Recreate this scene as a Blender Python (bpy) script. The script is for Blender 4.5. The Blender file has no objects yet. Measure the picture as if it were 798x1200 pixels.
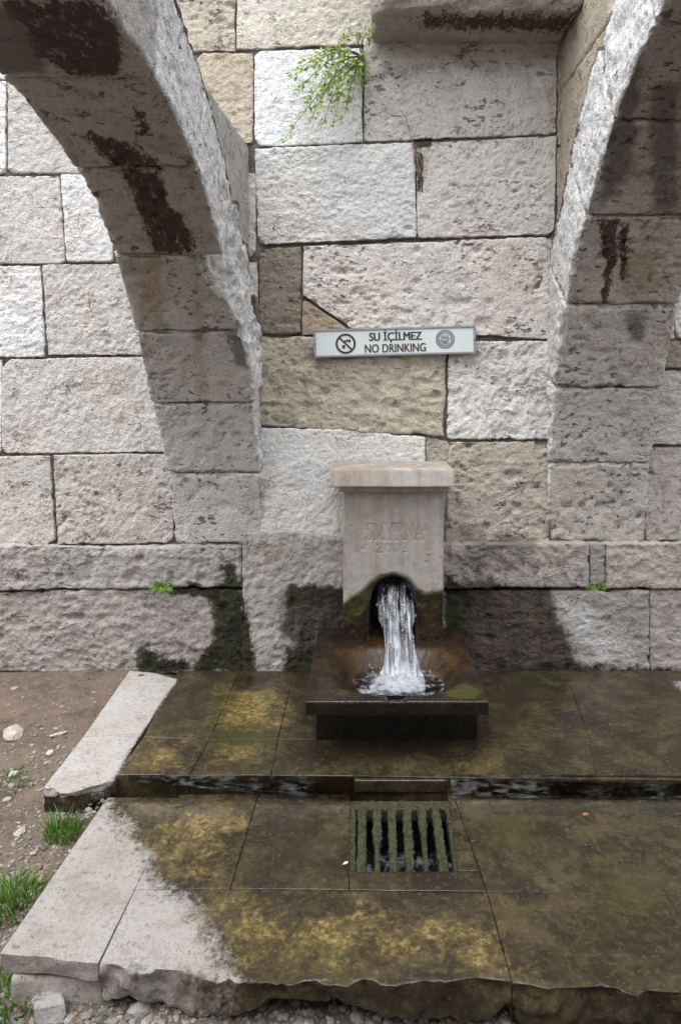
import bpy, bmesh, math, random
import numpy as np
from mathutils import Vector, Matrix

rng = np.random.default_rng(7)
random.seed(7)
SC = bpy.context.scene
COL = SC.collection
R_ = math.radians

# ------------------------------------------------------------------ camera
EYE = 1.5                 # above the upper pavement (z = 0)
FPX = 800.0
PITCH = R_(3.2)
cam_d = bpy.data.cameras.new("camera")
cam = bpy.data.objects.new("camera", cam_d)
COL.objects.link(cam)
cam.location = (0, 0, EYE)
cam.rotation_euler = (R_(90) - PITCH, 0, 0)
cam_d.sensor_fit = 'AUTO'
cam_d.sensor_width = 36
cam_d.lens = 24
cam_d.shift_x = -29 / 1200
cam_d.shift_y = -110 / 1200
cam_d.clip_start = 0.05
cam_d.clip_end = 500
SC.camera = cam

# ------------------------------------------------------------------ light
SUN_EL, SUN_AZ = 74, -140     # azimuth measured from +y towards +x
world = bpy.data.worlds.new("World")
SC.world = world
world.use_nodes = True
wn = world.node_tree
bg = wn.nodes["Background"]
sky = wn.nodes.new("ShaderNodeTexSky")
sky.sky_type = 'NISHITA'
sky.sun_disc = False
sky.sun_elevation = R_(SUN_EL)
sky.sun_rotation = R_(SUN_AZ)
hs = wn.nodes.new("ShaderNodeHueSaturation")
hs.inputs['Saturation'].default_value = 0.22      # a grey overcast sky
wn.links.new(sky.outputs[0], hs.inputs['Color'])
wn.links.new(hs.outputs[0], bg.inputs['Color'])
bg.inputs['Strength'].default_value = 0.15
sun_d = bpy.data.lights.new("sun", 'SUN')
sun_d.energy = 0.9
sun_d.angle = R_(50)
sun_d.color = (1.0, 0.985, 0.965)
sun = bpy.data.objects.new("sun", sun_d)
COL.objects.link(sun)
sd = Vector((math.sin(R_(SUN_AZ)) * math.cos(R_(SUN_EL)), math.cos(R_(SUN_AZ)) * math.cos(R_(SUN_EL)), math.sin(R_(SUN_EL))))
sun.rotation_euler = sd.to_track_quat('Z', 'Y').to_euler()
SC.view_settings.view_transform = 'Standard'
SC.view_settings.look = 'None'
SC.view_settings.exposure = 2.15
SC.view_settings.gamma = 1.0
SC.view_settings.use_curve_mapping = False

# ------------------------------------------------------------------ measuring helpers
YW = 3.52                  # the wall plane
ZL = -0.058                # top of the lower pavement
CP, SP = math.cos(PITCH), math.sin(PITCH)


def ray(px, py):
    u = (px - 428) / FPX
    v = (490 - py) / FPX
    return u, CP + v * SP, -SP + v * CP


def W(px, py, y=YW):
    a, b, c = ray(px, py)
    t = y / b
    return np.array([a * t, EYE + c * t])          # X, Z


def G(px, py, z=0.0):
    a, b, c = ray(px, py)
    t = (z - EYE) / c
    return np.array([a * t, b * t])                # X, Y


# ------------------------------------------------------------------ noise
def _hash(ix, iy, iz, seed):
    h = (ix * 374761393 + iy * 668265263 + iz * 1274126177 + seed * 974634577) & 0xffffffff
    h = ((h ^ (h >> 13)) * 1274126177) & 0xffffffff
    h = ((h ^ (h >> 16)) * 2246822519) & 0xffffffff
    return ((h ^ (h >> 15)) & 0xffff) / 65535.0


def vn(P, f=1.0, seed=0):
    """value noise, 0..1"""
    Q = P * f
    I = np.floor(Q).astype(np.int64)
    F = Q - I
    F = F * F * F * (F * (F * 6 - 15) + 10)
    out = 0
    for dx in (0, 1):
        wx = F[:, 0] if dx else 1 - F[:, 0]
        for dy in (0, 1):
            wy = F[:, 1] if dy else 1 - F[:, 1]
            for dz in (0, 1):
                wz = F[:, 2] if dz else 1 - F[:, 2]
                out = out + wx * wy * wz * _hash(I[:, 0] + dx, I[:, 1] + dy, I[:, 2] + dz, seed)
    return out


def fbm(P, f, octs=3, seed=0, gain=0.5):
    """-1..1"""
    o = 0
    a = 1.0
    n = 0
    for k in range(octs):
        o = o + a * (vn(P, f * (2.03 ** k), seed + k * 17) * 2 - 1)
        n += a
        a *= gain
    return o / n


def sstep(a, b, x):
    t = np.clip((x - a) / (b - a), 0, 1)
    return t * t * (3 - 2 * t)


def poly_sd(poly, X, Y):
    """signed distance to a polygon, negative inside"""
    poly = np.asarray(poly, float)
    n = len(poly)
    d = np.full(X.shape, 1e9)
    inside = np.zeros(X.shape, bool)
    for i in range(n):
        ax, ay = poly[i]
        bx, by = poly[(i + 1) % n]
        ex, ey = bx - ax, by - ay
        wx, wy = X - ax, Y - ay
        t = np.clip((wx * ex + wy * ey) / (ex * ex + ey * ey + 1e-12), 0, 1)
        d = np.minimum(d, np.hypot(wx - ex * t, wy - ey * t))
        c = (ay > Y) != (by > Y)
        xi = ax + (Y - ay) * ex / (ey if abs(ey) > 1e-12 else 1e-12)
        inside ^= c & (X < xi)
    return np.where(inside, -d, d)


def mask(polys, X, Y, soft):
    m = np.zeros(X.shape)
    for p in polys:
        m = np.maximum(m, np.clip(0.5 - poly_sd(p, X, Y) / (2 * soft), 0, 1))
    return m


# ------------------------------------------------------------------ object helpers
def tag(o, label=None, cat=None, group=None, kind=None):
    if label: o['label'] = label
    if cat: o['category'] = cat
    if group: o['group'] = group
    if kind: o['kind'] = kind
    return o


def empty(name, loc=(0, 0, 0)):
    o = bpy.data.objects.new(name, None)
    o.location = loc
    o.empty_display_size = 0.1
    COL.objects.link(o)
    return o


def link(name, me, parent=None):
    o = bpy.data.objects.new(name, me)
    COL.objects.link(o)
    if parent is not None:
        o.parent = parent
        o.matrix_parent_inverse = Matrix.Translation(-Vector(parent.location))
    return o


def mesh_from(name, V, F, m, parent=None, smooth=True, attrs=None):
    me = bpy.data.meshes.new(name)
    V = np.asarray(V, np.float32)
    F = [f for f in F]
    me.from_pydata(V.tolist(), [], F if isinstance(F, list) else F.tolist())
    if attrs:
        for k, a in attrs.items():
            at = me.attributes.new(k, 'FLOAT_COLOR', 'POINT')
            at.data.foreach_set('color', np.ascontiguousarray(a, np.float32).ravel())
    if smooth:
        me.polygons.foreach_set('use_smooth', np.ones(len(me.polygons), bool))
    if m is not None:
        me.materials.append(m)
    me.update()
    return link(name, me, parent)


def axis_samples(L, res, r):
    r = min(r, L * 0.45)
    inner = max(2, int(round((L - 2 * r) / res)) + 1)
    a = np.linspace(r, L - r, inner)
    return np.concatenate([[0, r * .25, r * .6], a, [L - r * .6, L - r * .25, L]]) - L / 2, r


def rbox(L, res, r, skip=()):
    """welded rounded box grid; returns local points, normals, faces. L = (lx, ly, lz)"""
    xs, r0 = axis_samples(L[0], res[0], r)
    ys, r1 = axis_samples(L[1], res[1], r)
    zs, r2 = axis_samples(L[2], res[2], r)
    r = min(r0, r1, r2)
    P = []
    F = []

    def sheet(a, b, fix, order, flip):
        base = sum(len(p) for p in P)
        A, B = np.meshgrid(a, b, indexing='ij')
        C = np.full(A.shape, fix)
        comp = [None] * 3
        comp[order[0]], comp[order[1]], comp[order[2]] = A.ravel(), B.ravel(), C.ravel()
        P.append(np.stack(comp, 1))
        na, nb = len(a), len(b)
        i, j = np.meshgrid(np.arange(na - 1), np.arange(nb - 1), indexing='ij')
        q = base + i * nb + j
        f = np.stack([q, q + nb, q + nb + 1, q + 1], -1).reshape(-1, 4)
        F.append(f[:, ::-1] if flip else f)
    if 'x-' not in skip: sheet(ys, zs, xs[0], (1, 2, 0), True)
    if 'x+' not in skip: sheet(ys, zs, xs[-1], (1, 2, 0), False)
    if 'y-' not in skip: sheet(xs, zs, ys[0], (0, 2, 1), False)
    if 'y+' not in skip: sheet(xs, zs, ys[-1], (0, 2, 1), True)
    if 'z-' not in skip: sheet(xs, ys, zs[0], (0, 1, 2), True)
    if 'z+' not in skip: sheet(xs, ys, zs[-1], (0, 1, 2), False)
    P = np.concatenate(P)
    F = np.concatenate(F)
    key = np.round(P * 1e5).astype(np.int64)
    _, first, inv = np.unique(key, axis=0, return_index=True, return_inverse=True)
    inv = inv.ravel()
    P = P[first]
    F = inv[F]
    lim = np.array(L) / 2 - r
    Q = np.clip(P, -lim, lim)
    D = P - Q
    n = np.linalg.norm(D, axis=1, keepdims=True)
    N = D / np.maximum(n, 1e-9)
    return Q + N * r, N, F


def chip(P, cuts, seed=0, rough=0.006):
    for p0, n in cuts:
        n = np.asarray(n, float)
        n = n / np.linalg.norm(n)
        p0 = np.asarray(p0, float)
        d = (P - p0) @ n + fbm(P, 16, 3, seed + 5) * rough * 1.5
        k = d > 0
        P[k] -= n * (d[k, None] + np.abs(fbm(P[k], 34, 2, seed))[:, None] * rough)
    return P


def polyline_eval(pts, s):
    pts = np.asarray(pts, float)
    x = (pts[:, 0] - pts[0, 0]) / (pts[-1, 0] - pts[0, 0])
    return np.interp(s, x, pts[:, 0]), np.interp(s, x, pts[:, 1])


# ------------------------------------------------------------------ node helpers
def newmat(name):
    m = bpy.data.materials.new(name)
    m.use_nodes = True
    nt = m.node_tree
    b = nt.nodes["Principled BSDF"]
    return m, nt, b


class NT:
    def __init__(s, nt):
        s.nt = nt
        g = nt.nodes.new("ShaderNodeNewGeometry")
        s.pos = g.outputs['Position']

    def n(s, t, **kw):
        x = s.nt.nodes.new(t)
        for k, v in kw.items(): setattr(x, k, v)
        return x

    def put(s, sock, v):
        if hasattr(v, 'is_linked') or isinstance(v, bpy.types.NodeSocket):
            s.nt.links.new(v, sock)
        else:
            if sock.type == 'RGBA' and len(v) == 3: v = (*v, 1)
            sock.default_value = v

    def scaled(s, v):
        x = s.n("ShaderNodeMapping")
        x.inputs['Scale'].default_value = v
        s.nt.links.new(s.pos, x.inputs['Vector'])
        return x.outputs[0]

    def noise(s, scale, detail=4, rough=.55, dist=0, vec=None):
        x = s.n("ShaderNodeTexNoise")
        x.inputs['Scale'].default_value = scale
        x.inputs['Detail'].default_value = detail
        x.inputs['Roughness'].default_value = rough
        x.inputs['Distortion'].default_value = dist
        s.nt.links.new(vec or s.pos, x.inputs['Vector'])
        return x.outputs['Fac']

    def vor(s, scale, feature='F1', vec=None):
        x = s.n("ShaderNodeTexVoronoi", feature=feature)
        x.inputs['Scale'].default_value = scale
        s.nt.links.new(vec or s.pos, x.inputs['Vector'])
        return x.outputs['Distance']

    def math(s, op, a, b=0.0, c=None, clamp=False):
        x = s.n("ShaderNodeMath", operation=op, use_clamp=clamp)
        s.put(x.inputs[0], a)
        s.put(x.inputs[1], b)
        if c is not None: s.put(x.inputs[2], c)
        return x.outputs[0]

    def ss(s, v, a, b, lo=0.0, hi=1.0):
        x = s.n("ShaderNodeMapRange", interpolation_type='SMOOTHSTEP')
        s.put(x.inputs['Value'], v)
        x.inputs['From Min'].default_value = a
        x.inputs['From Max'].default_value = b
        x.inputs['To Min'].default_value = lo
        x.inputs['To Max'].default_value = hi
        return x.outputs[0]

    def mix(s, f, a, b, blend='MIX'):
        x = s.n("ShaderNodeMix", data_type='RGBA', blend_type=blend)
        s.put(x.inputs[0], f)
        s.put(x.inputs[6], a)
        s.put(x.inputs[7], b)
        return x.outputs[2]

    def mixf(s, f, a, b):
        x = s.n("ShaderNodeMix", data_type='FLOAT')
        s.put(x.inputs[0], f)
        s.put(x.inputs[2], a)
        s.put(x.inputs[3], b)
        return x.outputs[0]

    def attr(s, name):
        x = s.n("ShaderNodeAttribute", attribute_name=name)
        sp = s.n("ShaderNodeSeparateColor")
        s.nt.links.new(x.outputs['Color'], sp.inputs[0])
        return x.outputs['Color'], sp.outputs[0], sp.outputs[1], sp.outputs[2], x.outputs['Alpha']

    def bump(s, h, strength, dist, prev=None):
        x = s.n("ShaderNodeBump")
        x.inputs['Strength'].default_value = strength
        x.inputs['Distance'].default_value = dist
        s.put(x.inputs['Height'], h)
        if prev is not None: s.nt.links.new(prev, x.inputs['Normal'])
        return x.outputs[0]


def thresh(k, m, n, w=.5, a=.42, b=.62):
    """break the edge of a painted-on attribute with noise"""
    return k.ss(k.math('ADD', m, k.math('MULTIPLY', k.math('SUBTRACT', n, .5), w)), a, b)


# ---- ashlar: attributes tint; m = moss, wet, grime, porosity; m2 = white, ochre, brown
def make_stone():
    m, nt, b = newmat("weathered_limestone")
    k = NT(nt)
    tint, *_ = k.attr("tint")
    _, moss, wet, grime, poro = k.attr("m")
    _, white, ochre, brown, _a = k.attr("m2")
    n_lo = k.noise(2.3, 5, .6)
    n_md = k.noise(9, 6, .6)
    n_hi = k.noise(48, 5, .6)
    n_vh = k.noise(160, 3, .6)
    c = k.mix(k.ss(n_lo, .3, .72), tint, k.mix(1.0, tint, (1.0, .968, .925), 'MULTIPLY'))
    c = k.mix(k.ss(n_md, .42, .75, 0, .55), c, k.mix(1.0, c, (.74, .715, .69), 'MULTIPLY'))
    c = k.mix(k.ss(n_hi, .45, .75, 0, .5), c, k.mix(1.0, c, (.70, .675, .65), 'MULTIPLY'))
    c = k.mix(k.ss(n_vh, .5, .72, 0, .45), c, k.mix(1.0, c, (.55, .52, .5), 'MULTIPLY'))
    # grey lichen and grime
    gm = thresh(k, grime, k.noise(13, 7, .68), 1.0, .42, .8)
    c = k.mix(k.math('MULTIPLY', gm, .8), c, k.mix(n_hi, (.055, .05, .045), (.17, .15, .13)))
    # scattered black specks, denser where it is grimy
    sp = k.ss(k.math('ADD', k.noise(85, 4, .65), k.math('MULTIPLY', k.math('SUBTRACT', k.noise(4.5, 5, .65), .5), .55)), .61, .70)
    c = k.mix(k.math('MULTIPLY', sp, .7), c, (.07, .062, .055))
    # pores
    v = k.noise(1, 3, .55, .4, k.scaled((24, 24, 42)))
    pores = k.math('MULTIPLY', k.ss(v, .60, .66), k.ss(k.noise(5, 4, .6), .44, .60))
    pores = k.math('MULTIPLY', pores, poro)
    c = k.mix(k.math('MULTIPLY', pores, .85), c, (.06, .045, .035))
    om = thresh(k, ochre, k.noise(12, 8, .75), 1.5, .4, 1.1)
    c = k.mix(k.math('MULTIPLY', om, .6), c, k.mix(n_hi, (.20, .125, .06), (.36, .25, .14)))
    c = k.mix(k.math('MULTIPLY', k.math('MULTIPLY', thresh(k, white, n_md, .8, .3, .6), k.math('MULTIPLY', white, 1.1, clamp=True)), .85), c, k.mix(k.ss(n_hi, .3, .6), (.42, .41, .40), (.76, .755, .745)))
    wv = k.mixf(.4, k.noise(1, 8, .75, .8, k.scaled((30, 11, 11))), k.noise(60, 5, .7))
    bm = thresh(k, brown, wv, 2.0, .40, .60)
    veins = k.ss(k.noise(1, 8, .78, .7, k.scaled((44, 17, 17))), .64, .54)
    c = k.mix(k.math('MULTIPLY', bm, k.mixf(veins, .35, .97)), c, k.mix(n_md, (.020, .013, .009), (.075, .050, .034)))
    streak = k.noise(1, 7, .7, .6, k.scaled((17, 17, 2.4)))
    wm = thresh(k, wet, k.mixf(.5, streak, k.noise(11, 8, .72)), 1.3, .26, .60)
    wc = k.mix(k.ss(streak, .38, .66), (.010, .007, .004), (.070, .042, .024))
    c = k.mix(k.math('MULTIPLY', wm, .93), c, wc)
    mm = thresh(k, moss, k.noise(15, 9, .75), 1.5, .40, .64)
    mc = k.mix(k.ss(k.noise(30, 5, .65), .35, .7), (.010, .010, .005), (.055, .052, .018))
    mc = k.mix(k.ss(k.noise(7, 4), .5, .7), mc, k.mix(n_hi, (.025, .017, .010), (.085, .062, .036)))
    c = k.mix(mm, c, mc)
    nt.links.new(c, b.inputs['Base Color'])
    rg = k.mixf(wm, .9, k.mixf(n_hi, .35, .7))
    nt.links.new(k.mixf(mm, rg, .85), b.inputs['Roughness'])
    b.inputs['Specular IOR Level'].default_value = .35
    h = k.math('ADD', k.math('MULTIPLY', n_hi, .7), k.math('MULTIPLY', n_vh, .35))
    h = k.math('SUBTRACT', h, k.math('MULTIPLY', pores, 1.4))
    h = k.math('ADD', h, k.math('MULTIPLY', mm, k.math('MULTIPLY', k.noise(120, 3), .9)))
    nt.links.new(k.bump(h, 1.0, .022), b.inputs['Normal'])
    return m


# ---- paving: m = dry, yellow, dark, green ; tint
def make_paving():
    m, nt, b = newmat("wet_algae_paving")
    k = NT(nt)
    tint, *_ = k.attr("tint")
    _, dry, yel, dark, green = k.attr("m")
    n_lo = k.noise(3, 5, .6)
    n_md = k.noise(11, 7, .68)
    n_hi = k.noise(55, 5, .62)
    n_vh = k.noise(170, 3, .6)
    wetc = k.mix(k.ss(n_md, .3, .7), (.024, .0185, .0095), (.068, .052, .026))
    wetc = k.mix(k.ss(k.noise(5, 6, .7, .5), .4, .62), wetc, (.018, .014, .009))
    wetc = k.mix(k.ss(n_hi, .5, .75, 0, .7), wetc, (.088, .069, .039))
    wetc = k.mix(k.ss(k.noise(26, 8, .75), .50, .62, 0, .75), wetc, (.016, .012, .008))
    wetc = k.mix(k.ss(n_vh, .55, .7, 0, .6), wetc, (.013, .010, .007))
    gm = thresh(k, green, k.noise(9, 6, .65), .7, .42, .75)
    wetc = k.mix(k.math('MULTIPLY', gm, .8), wetc, k.mix(n_hi, (.020, .020, .007), (.060, .056, .018)))
    ym = thresh(k, k.math('ADD', yel, .06), k.noise(9, 10, .78), 1.5, .40, .85)
    yc = k.mix(k.ss(n_hi, .35, .66), (.13, .085, .022), (.29, .215, .085))
    yc = k.mix(k.ss(k.noise(20, 6, .7), .45, .65), yc, (.085, .072, .02))
    yc = k.mix(k.ss(k.noise(48, 7, .75), .50, .60, 0, .8), yc, (.040, .030, .012))
    wetc = k.mix(k.math('MULTIPLY', ym, .85), wetc, yc)
    dm = thresh(k, dark, k.noise(8, 7, .7), .8, .42, .7)
    wetc = k.mix(k.math('MULTIPLY', dm, .8), wetc, k.mix(n_hi, (.007, .006, .004), (.03, .024, .014)))
    dd = thresh(k, dry, k.mixf(.45, k.noise(13, 8, .75), k.noise(75, 6, .75)), 1.5, .40, .66)
    dc = k.mix(k.ss(n_lo, .35, .7), tint, k.mix(1.0, tint, (.88, .80, .72), 'MULTIPLY'))
    dc = k.mix(k.ss(n_md, .45, .72, 0, .6), dc, k.mix(1.0, dc, (.62, .55, .48), 'MULTIPLY'))
    dc = k.mix(k.ss(n_hi, .48, .7, 0, .6), dc, k.mix(1.0, dc, (.6, .56, .52), 'MULTIPLY'))
    dc = k.mix(k.ss(n_vh, .5, .7, 0, .5), dc, k.mix(1.0, dc, (.55, .5, .46), 'MULTIPLY'))
    specks = k.ss(k.noise(33, 5, .7), .62, .68)
    dc = k.mix(k.math('MULTIPLY', specks, .75), dc, (.11, .085, .06))
    dc = k.mix(k.ss(k.noise(85, 5, .7), .56, .66, 0, .7), dc, (.13, .10, .075))
    grit = k.math('MULTIPLY', k.ss(k.vor(75), .16, .08), k.ss(k.noise(40, 2), .52, .6))
    wetc = k.mix(k.math('MULTIPLY', grit, .7), wetc, (.22, .19, .14))
    c = k.mix(dd, wetc, dc)
    nt.links.new(c, b.inputs['Base Color'])
    wr = k.mixf(k.ss(k.noise(6, 5, .6), .35, .65), .05, .30)
    nt.links.new(k.mixf(dd, wr, .92), b.inputs['Roughness'])
    b.inputs['Specular IOR Level'].default_value = .4
    h = k.math('ADD', k.math('MULTIPLY', n_hi, .8), k.math('MULTIPLY', n_vh, .5))
    h = k.math('SUBTRACT', h, k.math('MULTIPLY', specks, .8))
    h = k.math('MULTIPLY', h, k.mixf(dd, .38, 1.0))
    nt.links.new(k.bump(h, k_strength, .008), b.inputs['Normal'])
    return m


k_strength = .55


def simple(name, col, rough=.6, var=.25, scale=30, bump=.3, dist=.004, metal=0, spec=.5, scale2=None):
    m, nt, b = newmat(name)
    k = NT(nt)
    n = k.noise(scale, 5, .6)
    d = tuple(x * (1 - var) for x in col)
    l = tuple(min(1, x * (1 + var)) for x in col)
    nt.links.new(k.mix(k.ss(n, .3, .7), d, l), b.inputs['Base Color'])
    b.inputs['Roughness'].default_value = rough
    b.inputs['Metallic'].default_value = metal
    b.inputs['Specular IOR Level'].default_value = spec
    if bump:
        nt.links.new(k.bump(k.noise((scale2 or scale * 3), 4), bump, dist), b.inputs['Normal'])
    return m


STONE = make_stone()
PAVE = make_paving()
MORTAR = simple("joint_mortar", (.13, .115, .10), .95, .4, 25, .6, .01)

# ------------------------------------------------------------------ wall stains, in wall coordinates


def WP(pts, y=YW - .04):
    return [tuple(W(a, b, y)) for a, b in pts]


MOSS = [WP([(188, 690), (262, 684), (258, 664), (272, 660), (284, 692), (291, 730), (304, 788), (164, 788), (162, 758), (175, 754), (186, 772), (226, 777), (242, 768), (252, 735), (247, 706), (234, 697), (205, 700)]),
        WP([(338, 687), (405, 688), (405, 705), (338, 706)]),
        WP([(523, 676), (540, 683), (556, 700), (545, 742), (523, 748)]),
        WP([(600, 783), (800, 783), (800, 792), (600, 792)]),
        WP([(335, 760), (370, 760), (370, 792), (330, 792)])]
WET = [WP([(336, 692), (406, 692), (406, 792), (342, 792), (346, 752), (332, 738)]),
       WP([(523, 686), (560, 684), (575, 676), (586, 688), (642, 690), (652, 724), (668, 764), (690, 792), (523, 792)])]
GRIME = [WP([(-60, 640), (282, 640), (282, 660), (150, 672), (-60, 660)]), WP([(-60, 685), (120, 680), (190, 690), (150, 705), (-60, 715)]),
         WP([(523, 600), (645, 615), (648, 690), (523, 690)]), WP([(435, 55), (650, 50), (650, 90), (440, 100)]),
         WP([(523, 225), (565, 222), (570, 255), (530, 262)]), WP([(770, 395), (850, 395), (850, 440), (770, 432)]),
         WP([(770, 530), (800, 530), (800, 600), (765, 620)]), WP([(60, 615), (200, 620), (200, 640), (60, 640)]),
         WP([(284, 625), (400, 630), (400, 648), (284, 645)]), WP([(650, 640), (800, 640), (800, 660), (650, 655)]),
         WP([(715, 690), (800, 700), (800, 740), (730, 725)]), WP([(-30, 240), (40, 290), (30, 300), (-30, 300)])]
WHITE = [WP([(296, 690), (306, 690), (322, 770), (324, 786), (309, 786), (296, 742), (289, 712)]), WP([(640, 688), (705, 690), (725, 725), (760, 765), (790, 788), (695, 790), (652, 742)]),
         WP([(380, 650), (402, 640), (402, 690), (390, 690)])]
OCHRE = [WP([(300, 638), (345, 634), (350, 655), (318, 672)]), WP([(540, 265), (640, 262), (640, 272), (540, 276)]), WP([(655, 70), (700, 40), (690, 100), (655, 160)], 3.3),
         WP([(488, 165), (510, 175), (510, 205), (492, 225)])]
BROWN = [WP([(489, 175), (497, 178), (496, 222), (490, 222)]), WP([(480, 160), (508, 158), (505, 170), (484, 170)])]


def wall_attrs(P, tint, grime=0.0, poro=.5):
    X, Z = P[:, 0], P[:, 2]
    n = len(P)
    m = np.zeros((n, 4))
    m[:, 0] = mask(MOSS, X, Z, .06)
    m[:, 1] = mask(WET, X, Z, .075)
    g = np.full(n, grime)
    g = np.maximum(g, mask(GRIME, X, Z, .14) * .72)
    m[:, 2] = g
    m[:, 3] = poro
    m2 = np.zeros((n, 4))
    m2[:, 0] = mask(WHITE, X, Z, .10) * .5
    m2[:, 1] = mask(OCHRE, X, Z, .09)
    m2[:, 2] = mask(BROWN, X, Z, .02)
    t = np.ones((n, 4))
    t[:, :3] = tint
    return {'tint': t, 'm': m, 'm2': m2}


def relief(P, amp, seed, poro=.5):
    """hammer dressed limestone face"""
    g = np.random.default_rng(seed + 77)
    hi = min(amp, .0075) * g.uniform(.8, 1.8)
    A = np.array([[1, (0.0, .5, -.5)[g.integers(3)], 0], [0, 1, 0], [(0.0, .5, -.6)[g.integers(3)], 0, (1.0, 1.7, .7)[g.integers(3)]]])
    H = (P @ A) * g.uniform(.75, 1.35)
    rid = 1 - np.abs(fbm(P * np.array([.8, 1, 1.4]), 9, 3, seed + 21, .6)) * 2.4
    d = amp * .7 * fbm(P, 4, 3, seed, .6) + hi * (.5 * fbm(H, 24, 4, seed + 3, .68) + .5 * fbm(H, 60, 2, seed + 5)) + max(0, amp - .006) * .7 * rid
    d -= .009 * poro * sstep(.74, .82, vn(P * np.array([1, 1, 1.5]), 44, seed + 11)) * sstep(.42, .58, vn(P, 4, seed + 12))
    d -= amp * 2.2 * poro * np.clip(vn(P, 19, seed + 9) - .72, 0, 1) * 3
    return d


WHT = (.745, .747, .748)
GRY = (.63, .625, .61)
YEL = (.48, .43, .35)
BRN = (.29, .25, .205)
TAN = (.45, .385, .32)
BAS = (.30, .284, .265)
PNK = (.335, .30, .278)

wall = tag(empty("stone_wall", (0, YW, 0)), "big rough white limestone block wall behind the fountain and the arches", "wall", kind="thing")
_seed = [100]


def wblock(top, bot, tint=WHT, poro=.4, amp=.006, y=YW, depth=.16, r=.007, name="stone_block", gap=1.0, cuts=(), label=None, grime=.17, res=.0085):
    _seed[0] += 31
    seed = _seed[0]
    top = [W(a, b, y) for a, b in top]
    bot = [W(a, b, y) for a, b in bot]
    r = .0045 if r < .03 else .009
    y = y + rng.uniform(-.004, .005)
    w = max(top[-1][0] - top[0][0], bot[-1][0] - bot[0][0])
    h = max(t[1] for t in top) - min(b[1] for b in bot)
    P, N, F = rbox((w, depth, h), (res, .04, res), r, skip=('y+',))
    s = P[:, 0] / w + .5
    t = P[:, 2] / h + .5
    tx, tz = polyline_eval(top, s)
    bx, bz = polyline_eval(bot, s)
    g = .0011 * gap
    Q = np.stack([bx + (tx - bx) * t, y + P[:, 1] + depth / 2, bz + (tz - bz) * t], 1)
    # keep a joint, wander its edge a little
    Q[:, 0] -= np.sign(P[:, 0]) * sstep(.8, 1, np.abs(P[:, 0]) / (w / 2)) * g
    Q[:, 2] -= np.sign(P[:, 2]) * sstep(.8, 1, np.abs(P[:, 2]) / (h / 2)) * g
    d = relief(Q, amp, seed, poro)
    edge = np.clip(np.abs(N[:, [0, 2]]).max(1), 0, 1)
    Q += N * (d * (1 - .3 * edge))[:, None]
    Q -= N * (edge * np.clip(fbm(Q, 12, 4, seed + 40, .6) - .12, 0, 1) * .022)[:, None]
    Q[:, 1] += fbm(Q, 2.0, 1, seed + 70) * .006
    cuts = list(cuts)
    if amp < .012:
        for cx_, cz_, sx_, sz_ in ((top[0][0], top[0][1], -1, 1), (top[-1][0], top[-1][1], 1, 1), (bot[0][0], bot[0][1], -1, -1), (bot[-1][0], bot[-1][1], 1, -1)):
            if rng.random() < .4:
                o_ = rng.uniform(.006, .020)
                cuts.append(((cx_ - sx_ * o_, y + .004, cz_ - sz_ * o_), (sx_, -rng.uniform(.3, 1.1), sz_)))
    Q = chip(Q, cuts, seed)
    jit = 1 + .06 * (rng.random() - .5)
    o = mesh_from(name, Q, F.tolist(), STONE, wall, attrs=wall_attrs(Q, np.array(tint) * jit, grime, poro))
    if label: o['label'] = label
    return o


def rect(x0, y0, x1, y1, x0b=None, x1b=None, y1l=None, y0r=None, **kw):
    return wblock([(x0, y0), (x1, y0 if y0r is None else y0r)], [(x0 if x0b is None else x0b, y1 if y1l is None else y1l), (x1 if x1b is None else x1b, y1)], **kw)


# --- middle bay
rect(120, -190, 330, -64, tint=GRY)
rect(330, -190, 560, -64, tint=WHT)
rect(560, -190, 800, -64, tint=GRY)
rect(180, -62, 276, 60, tint=YEL, poro=1.0, label="porous yellowish block")
rect(277, -62, 436, 52, tint=(.56, .53, .47), y1l=58, poro=.5)
rect(437, -62, 660, 44, tint=GRY)
rect(230, 62, 297, 168, tint=(.46, .40, .31), poro=.7)
wblock([(298, 60), (424, 54)], [(298, 172), (425, 167)], WHT, .25, .0055)
wblock([(426, 45), (654, 40)], [(426, 166), (652, 157)], (.57, .545, .515), .8, .006, grime=.22)
wblock([(298, 174), (486, 167)], [(302, 287), (488, 279)], (.68, .675, .66), .35, .0075)
wblock([(488, 167), (652, 159)], [(489, 279), (649, 275)], (.64, .615, .58), .7, .008, grime=.12)
wblock([(303, 291), (353, 289)], [(303, 391), (353, 391)], BRN, .9, .011, r=.03, label="small rough brown block")
wblock([(355, 288), (649, 277)], [(355, 346), (412, 385), (649, 398)], (.68, .65, .61), .9, .009, r=.022, grime=.22)
wblock([(354, 349), (416, 389)], [(354, 393), (420, 393)], (.43, .355, .265), .3, .005, r=.012, label="ochre wedge of stone")
wblock([(300, 394), (523, 397)], [(302, 498), (380, 504), (520, 511)], (.50, .452, .37), .5, .016, r=.04, grime=.08, label="bulging yellowish rock faced block")
wblock([(525, 400), (647, 399)], [(524, 515), (645, 515)], (.71, .70, .675), .7, .009, r=.03)
wblock([(305, 501), (400, 503), (498, 512)], [(305, 640), (420, 640), (500, 640)], (.70, .695, .68), .2, .009, r=.035)
wblock([(499, 512), (528, 517)], [(498, 640), (524, 640)], (.40, .365, .32), .3, .008, r=.02, y=YW + .012)
wblock([(526, 518), (645, 517)], [(522, 637), (645, 637)], (.50, .445, .385), 1.0, .010, r=.025, grime=.15, label="pitted tan block")
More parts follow.
